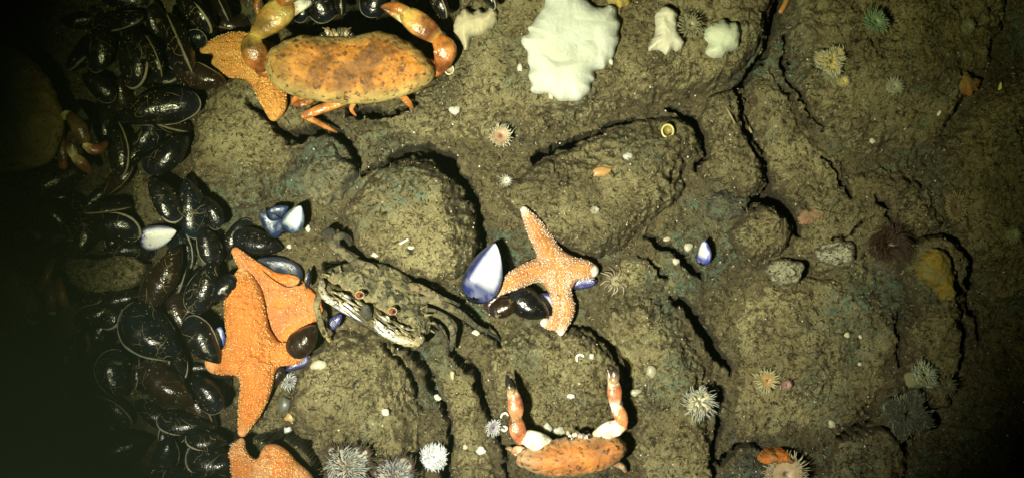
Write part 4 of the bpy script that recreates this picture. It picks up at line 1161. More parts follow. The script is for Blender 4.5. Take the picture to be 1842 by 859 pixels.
fing1 = mb.build('claw_finger', M_CLAW)
# right claw
mb = MB()
loft(mb, limb_pts([(752, 118, .012), (778, 124, .014), (792, 122, .016)]), px_r(19, 16, 12), ORGd, flat=0.7, n=12, sq=0.72)
loft(mb, limb_pts([(792, 126, .020), (798, 108, .026), (800, 88, .028), (788, 70, .028)]), px_r(9, 17, 21, 13), [MAR, (0.30, .10, .03), (0.40, .16, .04), ORGd], flat=0.65, n=12, sq=0.72)
loft(mb, limb_pts([(790, 72, .026), (775, 58, .030), (755, 44, .032), (738, 32, .032), (728, 26, .030)]), px_r(11, 18, 21.5, 19, 13), [YELd, MAR, (0.38, .17, .05), (0.48, .30, .08), YELd], flat=0.6, n=12, sq=0.72)
parts.append(mb.build('claw', M_CLAW))
mb = MB()
loft(mb, limb_pts([(733, 22, .034), (716, 14, .036), (700, 11, .034), (686, 13, .032)]), px_r(10, 9, 6, 3), [YELd, ORGd, (0.32, .12, .04), (0.1, .04, .02)], flat=0.7, n=12, sq=0.72)
loft(mb, limb_pts([(730, 34, .028), (716, 28, .028), (702, 20, .029), (690, 15, .030)]), px_r(11, 8, 6, 3), [WHT, YELd, ORGd, (0.1, .04, .02)], flat=0.7, n=12, sq=0.72)
fing2 = mb.build('claw_finger', M_CLAW)
for pts, r in (([(560, 170, .012), (535, 178, .008), (528, 186, .004)], (9, 8, 6)),
               ([(620, 180, .012), (580, 195, .014), (548, 208, .012)], (9, 9, 7)),
               ([(546, 207, .012), (575, 222, .006), (606, 238, .0)], (6, 5, 2)),
               ([(560, 178, .010), (545, 186, .012), (530, 188, .010)], (7, 7, 4)),
               ([(720, 170, .010), (735, 185, .006), (742, 195, .0)], (7, 6, 3)),
               ([(640, 180, .006), (632, 196, .003), (640, 208, .0)], (5, 4, 2)),
               ([(470, 30, .0), (462, 10, .004), (470, -15, .004)], (6, 6, 4))):
    mb = MB(); loft(mb, limb_pts(pts), px_r(*r), [(0.45, .18, .04), (0.40, .15, .035), (0.25, .09, .03)], flat=0.7, n=12, sq=0.72)
    parts.append(mb.build('leg', M_CLAW))
for ex in (576 + 0, 634 + 0):
    pass
eyes = []
for ex, ey in ((580, 64), (632, 63)):
    mb = MB(); ball(mb, W(ex, ey, zg + 0.006), 0.0028, (0.03, 0.025, 0.02)); loft(mb, limb_pts([(ex, ey + 8, zg), (ex, ey + 2, zg + .005)]), px_r(5, 5), (0.45, .30, .10), n=8)
    parts.append(mb.build('eye', M_EYE))
for sgn in (-1, 1):
    mb = MB(); loft(mb, limb_pts([(606 + sgn * 8, 66, zg + .003), (606 + sgn * 12, 56, zg + .005), (606 + sgn * 26, 50, zg + .003)]), px_r(3, 2, 1), (0.18, 0.13, 0.06), n=6)
    parts.append(mb.build('antenna', M_CLAW))
mb = MB()
for k in range(9):
    ball(mb, W(584 + k * 5.4, 61 + rnd.uniform(-5, 4), zg + 0.002), rnd.uniform(0.0020, 0.0032), [(0.16, .12, .06), (0.35, .3, .2), (0.05, .045, .03)][k % 3], (1, 1.4, .8))
parts.append(mb.build('mouthparts', M_CLAW))
adopt(crab, parts)
inv = Matrix.Translation(-Vector(crab.location))
for fg, cl in ((fing1, parts[1]), (fing2, parts[2])):
    fg.data.transform(inv); fg.parent = cl

# ---- small crab at the bottom
zs = 0.016
sm_poly = [(926, 828), (932, 812), (948, 801), (968, 797), (985, 789), (1002, 788), (1015, 783), (1030, 785), (1045, 782), (1060, 784), (1072, 778), (1090, 779), (1104, 779), (1116, 785), (1126, 794), (1131, 808),
           (1120, 824), (1098, 840), (1062, 851), (1022, 857), (980, 855), (948, 845)]


def sm_col(x, y, f):
    q = np.clip(f / 0.007, 0, 1)[:, None]
    k = np.clip(fbm(x, y, 34, 3, 120) * 1.3 + 0.55, 0, 1)[:, None]
    c = np.array((0.50, 0.19, 0.05)) * k + np.array((0.33, 0.14, 0.055)) * (1 - k)
    lft = np.clip((0.030 - x) / 0.022, 0, 1)[:, None]
    c = c * (1 - lft * 0.75) + np.array((0.30, 0.23, 0.15)) * lft * 0.75
    return c * q + np.array((0.40, 0.26, 0.14)) * (1 - q)


sc_ = thing('brown_crab', 'small pinkish orange crab with black tipped claws raised at the bottom', 'crab', W(1030, 815, zs), 'brown crabs')
cp, _, _ = carapace(sm_poly, zs, 0.019, 0.022, M_CRAB, sm_col)
parts = [cp]
PNK = (0.46, 0.16, 0.08)
mb = MB()
loft(mb, limb_pts([(990, 806, .012), (972, 796, .020), (952, 788, .024), (940, 786, .024)]), px_r(15, 18, 16, 11), [WHT, WHT, WHT, (0.6, .5, .3)], flat=0.6, n=12, sq=0.72)
loft(mb, limb_pts([(940, 792, .022), (932, 775, .026), (929, 758, .026), (929, 748, .026)]), px_r(11, 15, 13, 9), [PNK, PNK, (0.42, .15, .06), (0.5, .3, .12)], flat=0.7, n=12, sq=0.72)
loft(mb, limb_pts([(929, 750, .026), (928, 735, .028), (925, 716, .028), (921, 702, .028)]), px_r(10, 14, 12.5, 9), [(0.45, .24, .1), PNK, PNK, (0.66, .5, .36)], flat=0.7, n=12, sq=0.72)
parts.append(mb.build('claw', M_CLAW))
mb = MB()
loft(mb, limb_pts([(920, 705, .030), (917, 694, .031), (914, 684, .030), (912, 674, .029)]), px_r(8.5, 7.5, 5.5, 2), [(0.4, .25, .14), BLK, BLK, BLK], flat=0.85)
loft(mb, limb_pts([(926, 704, .026), (924, 692, .026), (919, 680, .027)]), px_r(6, 4.5, 2), [(0.4, .25, .14), BLK, BLK], flat=0.85)
f1 = mb.build('claw_finger', M_CLAW)
mb = MB()
loft(mb, limb_pts([(1070, 788, .014), (1090, 775, .022), (1110, 768, .024), (1120, 766, .024)]), px_r(11, 15, 15, 10), [(0.55, .45, .25), WHT, WHT, (0.62, .5, .3)], flat=0.6, n=12, sq=0.72)
loft(mb, limb_pts([(1119, 770, .022), (1118, 752, .026), (1112, 738, .026), (1106, 728, .026)]), px_r(9, 12, 12, 8), [PNK, (0.5, .2, .08), (0.46, .17, .07), WHT], flat=0.7, n=12, sq=0.72)
loft(mb, limb_pts([(1106, 730, .026), (1106, 714, .028), (1105, 698, .028), (1103, 684, .028)]), px_r(8, 12.5, 12.5, 9), [WHT, PNK, (0.42, .14, .06), (0.66, .52, .4)], flat=0.7, n=12, sq=0.72)
parts.append(mb.build('claw', M_CLAW))
mb = MB()
loft(mb, limb_pts([(1104, 686, .030), (1106, 672, .031), (1101, 662, .030), (1093, 656, .029)]), px_r(8.5, 8, 5.5, 2), [(0.4, .28, .16), (0.06, .04, .03), BLK, BLK], flat=0.85)
loft(mb, limb_pts([(1099, 684, .026), (1096, 672, .026), (1093, 664, .027)]), px_r(6, 4.5, 2), [(0.5, .4, .3), (0.12, .09, .07), BLK], flat=0.85)
f2 = mb.build('claw_finger', M_CLAW)
for pts, r in (([(950, 815, .012), (932, 808, .010), (922, 812, .004)], (9, 8, 5)), ([(955, 835, .010), (938, 832, .006), (930, 828, .001)], (8, 7, 4)),
               ([(1100, 830, .010), (1118, 838, .004), (1126, 848, -.004)], (6, 5, 3)), ([(930, 815, .006), (918, 806, .003), (910, 806, -.002)], (5, 4, 2))):
    mb = MB(); loft(mb, limb_pts(pts), px_r(*r), [(0.45, .25, .14), (0.5, .35, .22), (0.35, .16, .08)], flat=0.7, n=12, sq=0.72)
    parts.append(mb.build('leg', M_CLAW))
for ex, ey in ((1024, 788), (1060, 785)):
    mb = MB(); ball(mb, W(ex, ey, zs + .007), 0.0018, BLK); loft(mb, limb_pts([(ex, ey + 5, zs + .002), (ex, ey + 1, zs + .006)]), px_r(3, 3), (0.5, .38, .25), n=8)
    parts.append(mb.build('eye', M_EYE))
mb = MB()
for k in range(12):
    ball(mb, W(1022 + k * 3.4, 783 + rnd.uniform(-5, 5), zs + 0.006), rnd.uniform(0.0012, 0.0022), [(0.35, .28, .22), (0.55, .5, .48), (0.12, .1, .09)][k % 3], (1, 1.3, .8))
parts.append(mb.build('mouthparts', M_CLAW))
adopt(sc_, parts)
inv = Matrix.Translation(-Vector(sc_.location))
for fg, cl in ((f1, parts[1]), (f2, parts[2])):
    fg.data.transform(inv); fg.parent = cl

# ---- two dim crabs in the dark at the left edge
DIMC = (0.115, 0.105, 0.04)


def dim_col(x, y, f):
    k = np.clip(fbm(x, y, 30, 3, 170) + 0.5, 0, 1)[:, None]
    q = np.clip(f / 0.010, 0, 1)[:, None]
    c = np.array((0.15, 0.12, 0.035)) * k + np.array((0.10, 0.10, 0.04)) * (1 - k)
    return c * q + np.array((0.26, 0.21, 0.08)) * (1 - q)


RED = (0.20, 0.065, 0.03); RDK = (0.09, 0.055, 0.025); JNT = (0.62, 0.55, 0.25)
for lab, poly, ze, legs in (
    ('big dim olive crab cut by the left edge with jointed reddish legs on its right',
     [(-160, 70), (-60, 68), (0, 78), (36, 92), (66, 112), (92, 146), (106, 180), (115, 210), (114, 236), (104, 266), (92, 290), (62, 302), (20, 308), (-40, 316), (-160, 316)], 0.022,
     [([(108, 214, .020), (120, 206, .024), (130, 210, .026)], (7, 8, 8), [RDK, JNT, RDK]),
      ([(126, 208, .026), (142, 228, .030), (152, 252, .028)], (9, 14, 12), [RDK, (.13, .08, .03), RDK]),
      ([(152, 260, .028), (166, 268, .026), (180, 266, .024), (192, 256, .020)], (6, 10, 9, 4), [JNT, RED, RED, RDK]),
      ([(132, 238, .018), (128, 262, .020), (133, 280, .018)], (9, 10, 8), [RDK, RDK, JNT]),
      ([(134, 282, .018), (148, 294, .016), (164, 310, .010)], (8, 11, 5), [JNT, RED, RDK]),
      ([(108, 246, .010), (112, 272, .010), (114, 300, .006)], (8, 9, 8), [RDK, RDK, RED])]),
    ('smaller dim crab at the left edge with orange brown legs beside the silt rubble patch',
     [(-110, 470), (-40, 468), (20, 480), (52, 502), (72, 530), (74, 556), (56, 572), (20, 578), (-40, 584), (-110, 580)], 0.012,
     [([(70, 520, .012), (82, 500, .016), (92, 472, .014), (94, 464, .012)], (9, 9, 7, 4), [(.24, .10, .03), (.28, .12, .03), RDK, RDK]),
      ([(86, 500, .012), (90, 530, .014), (93, 556, .012)], (8, 11, 10), [RDK, (.14, .085, .03), (.15, .09, .035)]),
      ([(88, 560, .012), (98, 562, .012)], (5, 5), JNT),
      ([(104, 500, .008), (110, 526, .012), (118, 550, .008)], (6, 9, 8), [RDK, (.26, .11, .03), (.34, .14, .03)]),
      ([(50, 574, .010), (58, 580, .008), (66, 578, .006)], (4, 5, 3), JNT)])):
    zc_ = ze
    dc = thing('brown_crab', lab, 'crab', W(poly[4][0] - 40, (poly[0][1] + poly[-1][1]) / 2, ze), 'brown crabs')
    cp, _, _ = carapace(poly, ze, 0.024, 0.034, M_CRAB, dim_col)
    parts = [cp]
    for pts, r, cc in legs:
        mb = MB(); loft(mb, limb_pts(pts), px_r(*r), cc, flat=0.7, n=12, sq=0.75)
        parts.append(mb.build('leg', M_CLAW))
    adopt(dc, parts)

M_MSHELL = silt_material('silted_shell', (0.23, 0.20, 0.11), (0.10, 0.085, 0.045), (0.05, 0.043, 0.03))
# ---- mottled swimming crab, nose up, facing lower left
zm = 0.020
mc = thing('swimming_crab', 'mottled silty crab with red eyes and a white and blue face left of centre', 'crab', W(668, 548, zm), None)
sil = (0.17, 0.14, 0.075)
# the back edge is low and the front edge high, so the face looks up at the camera
mp = [(576, 500), (584, 488), (600, 478), (636, 470), (682, 472), (720, 488), (750, 514), (770, 550), (776, 588), (772, 600), (756, 603), (748, 594), (736, 592), (730, 580), (718, 578), (712, 566), (700, 569), (690, 560), (678, 556), (668, 549), (658, 546), (650, 534), (638, 534), (630, 522), (618, 522), (610, 510), (598, 512), (590, 504)]
F, bb = poly_field(mp, zm, 1)
fd = Vector((-0.5, -0.86))     # towards the front in plan
c0 = W(668, 548, zm)


def mZ(x, y, f):
    s = (x - c0.x) * fd.x + (y - c0.y) * fd.y      # +front
    t = np.clip(f / 0.022, 0, 1)
    return zm + 0.32 * s + 0.010 * (1 - (1 - t) ** 2.2) ** 0.6 + 0.003 * fbm(x, y, 60, 3, 130) + silt_detail(x, y) * 1.1 - 0.003


def mcol(x, y, f):
    s = (x - c0.x) * fd.x + (y - c0.y) * fd.y
    k = np.clip(1 - f / 0.004, 0, 1)[:, None] * np.clip((s + 0.005) / 0.01, 0, 1)[:, None]
    n = np.clip(fbm(x, y, 90, 2, 131) * 1.5 + 0.5, 0, 1)[:, None]
    c = np.array((0.185, 0.165, 0.085)) * n + np.array((0.085, 0.075, 0.04)) * (1 - n)
    return c * (1 - k) + np.array((0.46, 0.32, 0.16)) * k


parts = [field_mesh('carapace', F, mZ, bb, 0.0008, M_SWIM, None, bottom=lambda x, y, z, f: z - 0.012 * (0.25 + np.clip(f / 0.015, 0, 1)), colf=mcol)]


def fpt(u, v, dz=0.0):
    """face frame: u along the front edge 0..1 from the left corner, v pixels towards the viewer's lower left"""
    px = 586 + u * (760 - 586) - v * 0.50; py = 508 + u * (602 - 508) + v * 0.86
    return (px, py, zm + 0.010 + dz - v * 0.00028)


# front face: slivers of plate under the carapace edge
FC = [(0.30, 0.24, 0.12), (0.50, 0.49, 0.43), (0.24, 0.19, 0.10), (0.30, 0.26, 0.17), (0.05, 0.045, 0.03), (0.26, 0.26, 0.46)]
mb = MB()
loft(mb, limb_pts([fpt(-0.02, 8, -.008), fpt(0.25, 14, -.007), fpt(0.5, 16, -.007), fpt(0.75, 16, -.007), fpt(1.0, 12, -.008)]), px_r(13, 19, 20, 19, 13), (0.035, 0.03, 0.02), flat=0.45, jitter=0.0006)
parts.append(mb.build('underside', M_MSHELL))
for u0, u1 in ((0.02, 0.40), (0.52, 0.97)):
    for k in range(24):
        a = rnd.uniform(u0, u1 - 0.07); b = min(a + rnd.uniform(0.05, 0.16), u1); v = 1 + 25 * (k / 23) + rnd.uniform(-1.5, 1.5)
        mb = MB()
        loft(mb, limb_pts([fpt(a, v, rnd.uniform(-.001, .002)), fpt((a + b) / 2, v + rnd.uniform(0, 3), .002), fpt(b, v + rnd.uniform(-1, 4), .0)]), px_r(0.8, rnd.uniform(1.3, 2.7), 0.7), [FC[rnd.choice((0, 2, 3, 4, 4))], FC[rnd.choice((0, 1, 1, 2, 3, 4))], FC[rnd.randrange(6)]], flat=0.7, n=7)
        parts.append(mb.build('cheek_plate', M_FACE))
mb = MB()
loft(mb, limb_pts([fpt(0.42, 4), fpt(0.46, 13, .001), fpt(0.50, 20)]), px_r(8, 10, 7), (0.05, 0.045, 0.035), flat=0.5, n=8, sq=0.6)
parts.append(mb.build('mouth_opening', M_SWIM))
VIO = (0.20, 0.20, 0.52)
for u0 in (0.22, 0.60):
    for k in range(6):
        mb = MB(); a = u0 + rnd.uniform(-0.08, 0.1)
        loft(mb, limb_pts([fpt(a, 15 + k * 2.6, .001), fpt(a + 0.09, 19 + k * 2.6 + rnd.uniform(-2, 2), .002), fpt(a + 0.18, 22 + k * 2.2)]), px_r(1.0, rnd.uniform(1.5, 3), 0.8), [FC[rnd.randrange(3)], (0.60, .60, .64), VIO if k > 2 else FC[3]], flat=0.6, n=7)
        parts.append(mb.build('mouthpart', M_FACE))
# teeth along the two side corners of the shell
for (tx, ty, dx, dy) in ((582, 500, -9, 6), (588, 494, -9, -3), (598, 489, -5, -9), (612, 484, -3, -9), (770, 566, 11, -2), (776, 580, 11, 2), (776, 594, 10, 6), (762, 552, 10, -5)):
    mb = MB(); loft(mb, limb_pts([(tx - dx * .5, ty - dy * .5, zm + .004), (tx + dx * .3, ty + dy * .3, zm + .003), (tx + dx * .7, ty + dy * .7, zm + .003)]), px_r(2.6, 1.8, .6), [(0.2, .17, .09), (.22, .18, .1), (.3, .25, .15)], n=7)
    parts.append(mb.build('shell_tooth', M_SWIM))
# folded claws, left and right of the face
mb = MB()
loft(mb, limb_pts([fpt(-0.04, 0), fpt(0.02, 18), fpt(0.14, 26), fpt(0.30, 30)]), px_r(5, 7, 6, 3), [(0.16, .135, .10), (0.30, .27, .19), (.5, .48, .42), VIO], flat=0.6, jitter=0.0004)
parts.append(mb.build('claw', M_FACE))
mb = MB()
loft(mb, limb_pts([fpt(1.0, 4), fpt(0.98, 18), fpt(0.86, 26), fpt(0.68, 30), fpt(0.58, 28)]), px_r(8, 9, 8, 5, 2), [(0.16, .135, .09), (0.30, .25, .14), (0.34, .29, .18), (.5, .48, .42), VIO], flat=0.6, jitter=0.0004)
parts.append(mb.build('claw', M_FACE))
for (ex, ey) in ((647, 530), (706, 559)):
    mb = MB(); ball(mb, W(ex, ey, zm + .0165), 0.0022, (0.30, 0.055, 0.025), (1.3, 1, .9), 10); ball(mb, W(ex + 2, ey + 1, zm + .0180), 0.0014, BLK)
    parts.append(mb.build('eye', M_EYE))
    mb = MB()
    a = np.linspace(0, 2 * np.pi, 13)
    loft(mb, [W(ex + 8 * math.cos(q), ey + 6.5 * math.sin(q), zm + .0150)[:] for q in a], [0.0006] * 13, (0.30, 0.20, 0.10), n=6, k=1)
    parts.append(mb.build('eye_socket', M_FACE))
LEG = (0.075, 0.066, 0.033); DK = (0.014, 0.014, 0.010)
for pts, r, cc in ((([(690, 500, .016), (668, 480, .018), (640, 470, .016), (605, 445, .012), (590, 432, .010)]), (9, 9, 9, 10, 7), [LEG, (0.16, .13, .07), LEG, (.14, .12, .07), LEG]),
                   (([(592, 436, .010), (584, 420, .012), (596, 416, .012), (604, 430, .010)]), (5, 8, 8, 4), [LEG, DK, DK, DK]),
                   (([(610, 446, .012), (606, 428, .016), (620, 424, .016), (630, 440, .012)]), (4, 8, 8, 4), [DK, LEG, DK, DK]),
                   (([(725, 520, .016), (750, 516, .018), (790, 536, .016), (826, 548, .010)]), (9, 10, 9, 5), [LEG, (.16, .12, .06), (.15, .13, .08), DK]),
                   (([(750, 540, .014), (780, 540, .016), (825, 562, .014), (866, 594, .006)]), (9, 9, 9, 5), [LEG, (.13, .11, .06), LEG, DK]),
                   (([(862, 588, .010), (885, 600, .004), (900, 612, -.002)]), (5, 4, 2), [LEG, DK, DK]),
                   (([(765, 556, .012), (795, 568, .016), (814, 592, .014), (812, 630, .006)]), (8, 9, 8, 4), [LEG, LEG, (.14, .12, .07), DK]),
                   (([(768, 566, .008), (786, 590, .012), (800, 612, .008), (806, 632, .0)]), (7, 7, 6, 3), [LEG, DK, LEG, DK]),
                   (([(592, 512, .016), (576, 526, .018), (570, 552, .020), (578, 584, .018)]), (8, 8, 8, 7), [(.2, .17, .09), LEG, (.22, .18, .08), LEG]),
                   (([(577, 584, .018), (584, 600, .014), (594, 614, .008)]), (7, 6, 2), [LEG, (.36, .29, .12), (.3, .22, .08)])):
    mb = MB(); loft(mb, limb_pts(pts), px_r(*[q * 0.80 for q in r]), cc, flat=0.32, jitter=0.0002, sq=0.7, n=8)
    parts.append(mb.build('leg', M_SWIM))
adopt(mc, parts)

# ------------------------------------------------------------------ soft corals and sponges
def soft_coral(label, poly, dome, edge, col, tint, seed, name='soft_coral', cat='soft coral', lob=0.0016, creases=0.0035, base=None, group='soft corals', mat=None):
    cxp = sum(p[0] for p in poly) / len(poly); cyp = sum(p[1] for p in poly) / len(poly)
    z0 = gz(cxp, cyp, 12, np.mean) - 0.002 if base is None else base
    pp = np.array(poly, float); pp = 0.90 * pp + 0.05 * (np.roll(pp, 1, 0) + np.roll(pp, -1, 0)); 
    pc = pp.mean(0); pp = pc + (pp - pc) * 1.04
    F, bb = poly_field(pp, z0 + dome * 0.4, 2, lob if name == 'soft_coral' else 0.0035, 130, seed)
    zr = ground_z  # rests on the rock

    def Z(x, y, f):
        t = np.clip(f / edge, 0, 1)
        cr = np.abs(fbm(x, y, 20, 2, seed + 3, 0.35))
        an_ = np.arctan2(y - (bb[2] + bb[3]) / 2, x - (bb[0] + bb[1]) / 2)
        fold = (0.0013 if seed == 200 else 0.0) * np.sin(an_ * 13 + 3 * pn(x * 25, y * 25, seed)) * np.exp(-np.maximum(f, 0) / 0.005)
        return z0 - 0.004 + fold + dome * np.sqrt(np.maximum(1 - (1 - t) ** 2.2, 0)) - creases * np.clip(0.5 - cr * 2.4, 0, 1) * t + 0.0014 * pn(x * 45, y * 45, seed + 6) * t + 0.0003 * fbm(x, y, 320, 2, seed + 8) + 0.006

    def colf(x, y, f):
        k = np.clip(fbm(x, y, 30, 2, seed + 12) + 0.4, 0, 1)[:, None]
        return np.array(col) * (1 - k) + np.array(tint) * k
    o = field_mesh(name, F, Z, bb, 0.0008, M_SPONGE if name == 'soft_coral' else M_CRUST, skirt=0.02, colf=colf, clip=CLIP)
    return tag(o, label, cat, group)


soft_coral('big white frilly soft coral on the top boulder',
           [(962, -60), (985, 0), (980, 18), (964, 34), (962, 44), (948, 50), (958, 60), (938, 66), (944, 84), (954, 92), (950, 106), (958, 122), (952, 134), (962, 146), (954, 160), (970, 166), (984, 160), (998, 168), (1008, 178), (1026, 174), (1040, 178), (1052, 168), (1064, 158), (1062, 146), (1072, 140), (1066, 126), (1076, 120), (1086, 124), (1094, 110), (1104, 98), (1104, 86), (1114, 72), (1108, 60), (1115, 42), (1106, 32), (1108, 16), (1096, 8), (1084, 16), (1070, 14), (1058, 6), (1046, -4), (1040, -60)],
           0.018, 0.022, (0.56, 0.60, 0.555), (0.46, 0.49, 0.42), 200, creases=0.0045, lob=0.0007)
soft_coral('grey translucent soft coral beside the right claw of the large crab',
           [(815, 48), (826, 22), (840, 12), (848, 24), (862, 14), (872, 24), (884, 10), (896, 22), (892, 44), (874, 58), (858, 62), (846, 66), (844, 90), (836, 90), (832, 74), (820, 66)],
           0.016, 0.014, (0.40, 0.37, 0.26), (0.52, 0.47, 0.32), 220)
soft_coral('white waisted soft coral, narrow above and spread below, right of the big one',
           [(1180, 26), (1192, 12), (1206, 14), (1222, 26), (1216, 46), (1220, 60), (1234, 78), (1224, 90), (1210, 86), (1200, 100), (1190, 88), (1176, 88), (1166, 92), (1172, 72), (1184, 58), (1178, 42)],
           0.014, 0.009, (0.56, 0.55, 0.45), (0.48, 0.46, 0.35), 240)
soft_coral('round lobed pale green white soft coral, rightmost on the top boulder',
           [(1268, 56), (1276, 42), (1290, 40), (1300, 34), (1312, 42), (1326, 40), (1334, 56), (1332, 72), (1326, 88), (1310, 92), (1298, 104), (1284, 102), (1272, 96), (1270, 86), (1278, 80), (1268, 72)],
           0.018, 0.014, (0.52, 0.56, 0.44), (0.45, 0.49, 0.37), 260)
soft_coral('mustard yellow sponge on the dim right hand rock',
           [(1656, 480), (1664, 456), (1684, 442), (1704, 450), (1714, 480), (1718, 505), (1724, 525), (1714, 540), (1696, 538), (1688, 522), (1668, 512), (1658, 500)],
           0.016, 0.016, (0.27, 0.19, 0.025), (0.17, 0.12, 0.02), 280, 'sponge', 'sponge', group='sponges')
soft_coral('yellowish sponge crust at the top edge right of the big soft coral',
           [(1088, -30), (1086, 2), (1102, 12), (1124, 14), (1140, 2), (1140, -30)], 0.008, 0.012, (0.36, 0.26, 0.06), (0.28, 0.20, 0.06), 300, 'sponge', 'sponge', group='sponges')
soft_coral('dim orange sponge near the right edge',
           [(1715, 140), (1730, 126), (1750, 136), (1768, 150), (1752, 166), (1728, 170), (1716, 160)], 0.008, 0.012, (0.34, 0.14, 0.04), (0.25, 0.14, 0.05), 310, 'sponge', 'sponge', group='sponges')
soft_coral('pink brown fleshy crust beside the knobbly stone on the right',
           [(1436, 385), (1452, 376), (1492, 374), (1478, 390), (1452, 408), (1438, 404)], 0.005, 0.01, (0.26, 0.13, 0.09), (0.2, 0.11, 0.07), 320, 'sponge', 'sponge', group='sponges')


# ------------------------------------------------------------------ anemones
def anemone(px, py, rp, label, nt=60, tl=0.55, col=(0.5, 0.5, 0.45), tip=(0.7, 0.72, 0.66), disc=(0.35, 0.3, 0.2), height=0.010, up=0.6, name='sea_anemone', thick=0.05, lobes=0, tilt=(0, 0), rings=3, disc_r=0.55, centre=None, fill=False, outer=None, rim=None):
    z0 = gz(px, py, rp * 0.4, np.mean) - 0.001
    p = W(px, py, z0); R = rp / S
    t = thing(name, label, 'anemone', p, 'sea anemones')
    t.rotation_euler = (tilt[0], tilt[1], rnd.uniform(0, 6.28) if tilt == (0, 0) else 0)
    a = np.linspace(0, 2 * np.pi, 40, endpoint=False)
    wob = 1 + (0.22 * np.cos(a * lobes) if lobes else 0.05 * np.cos(a * 5 + rnd.random() * 6))
    prof = [(0.62, -0.3), (0.56, 0.3), (0.60, 0.75), (disc_r * 1.08, 1.0), (disc_r * 0.9, 1.06)]
    mb = MB()
    V = np.concatenate([np.stack([R * r * wob * np.cos(a), R * r * wob * np.sin(a), np.full(40, height * h)], 1) for r, h in prof])
    i = np.arange(len(prof) - 1)[:, None] * 40; j = np.arange(40)[None]
    mb.add(V, np.stack([i + j, i + (j + 1) % 40, i + 40 + (j + 1) % 40, i + 40 + j], -1).reshape(-1, 4), None, np.array(col) * 0.8)
    mb.build('column', M_ANEM, t)
    mb = MB()
    prof = [(disc_r * 0.9, 1.06), (disc_r * 0.55, 1.0), (disc_r * 0.25, 1.03), (0.06, 0.85)]
    cc = [disc, np.array(disc) * 1.2, centre if centre is not None else np.array(disc) * 1.4, np.array(disc) * 0.3]
    V = np.concatenate([np.stack([R * r * wob * np.cos(a), R * r * wob * np.sin(a), np.full(40, height * h)], 1) for r, h in prof])
    C = np.repeat(np.array([np.array(k, float) for k in cc]), 40, axis=0)
    i = np.arange(len(prof) - 1)[:, None] * 40
    mb.add(V, np.stack([i + j, i + (j + 1) % 40, i + 40 + (j + 1) % 40, i + 40 + j], -1).reshape(-1, 4), np.stack([np.full(38, 120), 121 + np.arange(38), 120 + (np.arange(38) + 2) % 40], 1), C)
    mb.build('oral_disc', M_ANEM, t)
    mb = MB()
    for k in range(nt):
        an = 2 * math.pi * k / nt + rnd.gauss(0, 0.05)
        ring = k % rings
        wv = 1 + (0.22 * math.cos(an * lobes) if lobes else 0)
        r0 = R * disc_r * wv * (1.0 - 0.14 * ring); ln = R * tl * rnd.uniform(0.75, 1.15) * (1 - 0.1 * ring)
        el = up * (0.5 + 0.35 * ring) + rnd.gauss(0, 0.15)
        if fill:
            q_ = math.sqrt(rnd.uniform(0.03, 1)); r0 = R * disc_r * wv * q_; el = up * (1.7 - 1.2 * q_) + rnd.gauss(0, 0.3); an += rnd.gauss(0, 0.3)
        d = np.array((math.cos(an), math.sin(an), 0)); zt = np.array((0, 0, 1.0))
        b0 = d * r0 + zt * height * 1.0
        b1 = b0 + ln * 0.5 * (d * math.cos(el) + zt * math.sin(el))
        cu = 2.2 * pn(b0[0] * 90, b0[1] * 90, nt)
        sw = np.array((-d[1], d[0], 0)) * (rnd.gauss(0, 0.18) + cu * 0.5) * ln + np.array((0.25, 0.15, -0.1)) * ln * rnd.random()
        b2 = b1 + ln * 0.5 * (d * math.cos(el * 0.3) + zt * math.sin(el * 0.3)) + sw
        w = R * thick
        g_ = rnd.uniform(0.55, 1.1)
        c0_, c1_ = np.array(col) * g_, np.array(tip) * g_
        if outer is not None and math.hypot(b0[0], b0[1]) > R * disc_r * 0.72:
            c0_ = np.array(outer) * g_; c1_ = c0_ * 1.25
        loft(mb, [b0, b1, b2], [w, w * 0.8, w * 0.35], [c0_, (c0_ + c1_) / 2, c1_], n=4, k=2)
    mb.build('tentacles', M_ANEM, t, kind='stuff')
    if rim is not None:
        mb = MB(); q = np.linspace(0, 2 * np.pi, 73)
        rr_ = R * 0.84 * (1 + 0.11 * np.cos(q * 5 + 0.6) + 0.09 * np.cos(q * 3))
        loft(mb, np.stack([rr_ * np.cos(q), rr_ * np.sin(q), height * (1.25 + 0.35 * np.cos(q * 5 + 1.2))], 1), R * (0.10 + 0.03 * np.cos(q * 7)), rim, n=8, k=1)
        mb.build('folded_rim', M_ANEM, t)
    return t


anemone(782, 818, 27, 'fluffy white anemone on the edge of the big pale silt rock at the bottom', 260, 0.30, (0.66, 0.67, 0.72), (0.80, 0.80, 0.84), (0.62, 0.62, 0.66), 0.010, 0.9, thick=0.035, disc_r=0.78, fill=True)
anemone(628, 838, 52, 'large grey feathery anemone at the bottom of the big pale silt rock', 420, 0.32, (0.10, 0.075, 0.05), (0.40, 0.43, 0.40), (0.16, 0.14, 0.10), 0.010, 0.8, lobes=4, thick=0.020, disc_r=0.80, fill=True, outer=(0.05, 0.035, 0.022))
anemone(712, 852, 42, 'smaller grey feathery anemone right of the large grey one at the bottom', 330, 0.32, (0.10, 0.075, 0.055), (0.34, 0.37, 0.40), (0.15, 0.13, 0.10), 0.009, 0.8, lobes=3, thick=0.022, disc_r=0.80, fill=True, outer=(0.05, 0.035, 0.025))
anemone(1256, 720, 36, 'cream anemone with spread glassy tentacles on the long lower boulder', 120, 0.42, (0.26, 0.24, 0.17), (0.50, 0.52, 0.46), (0.40, 0.34, 0.20), 0.010, 0.7, thick=0.032, centre=(0.62, 0.58, 0.42), fill=True, disc_r=0.62)
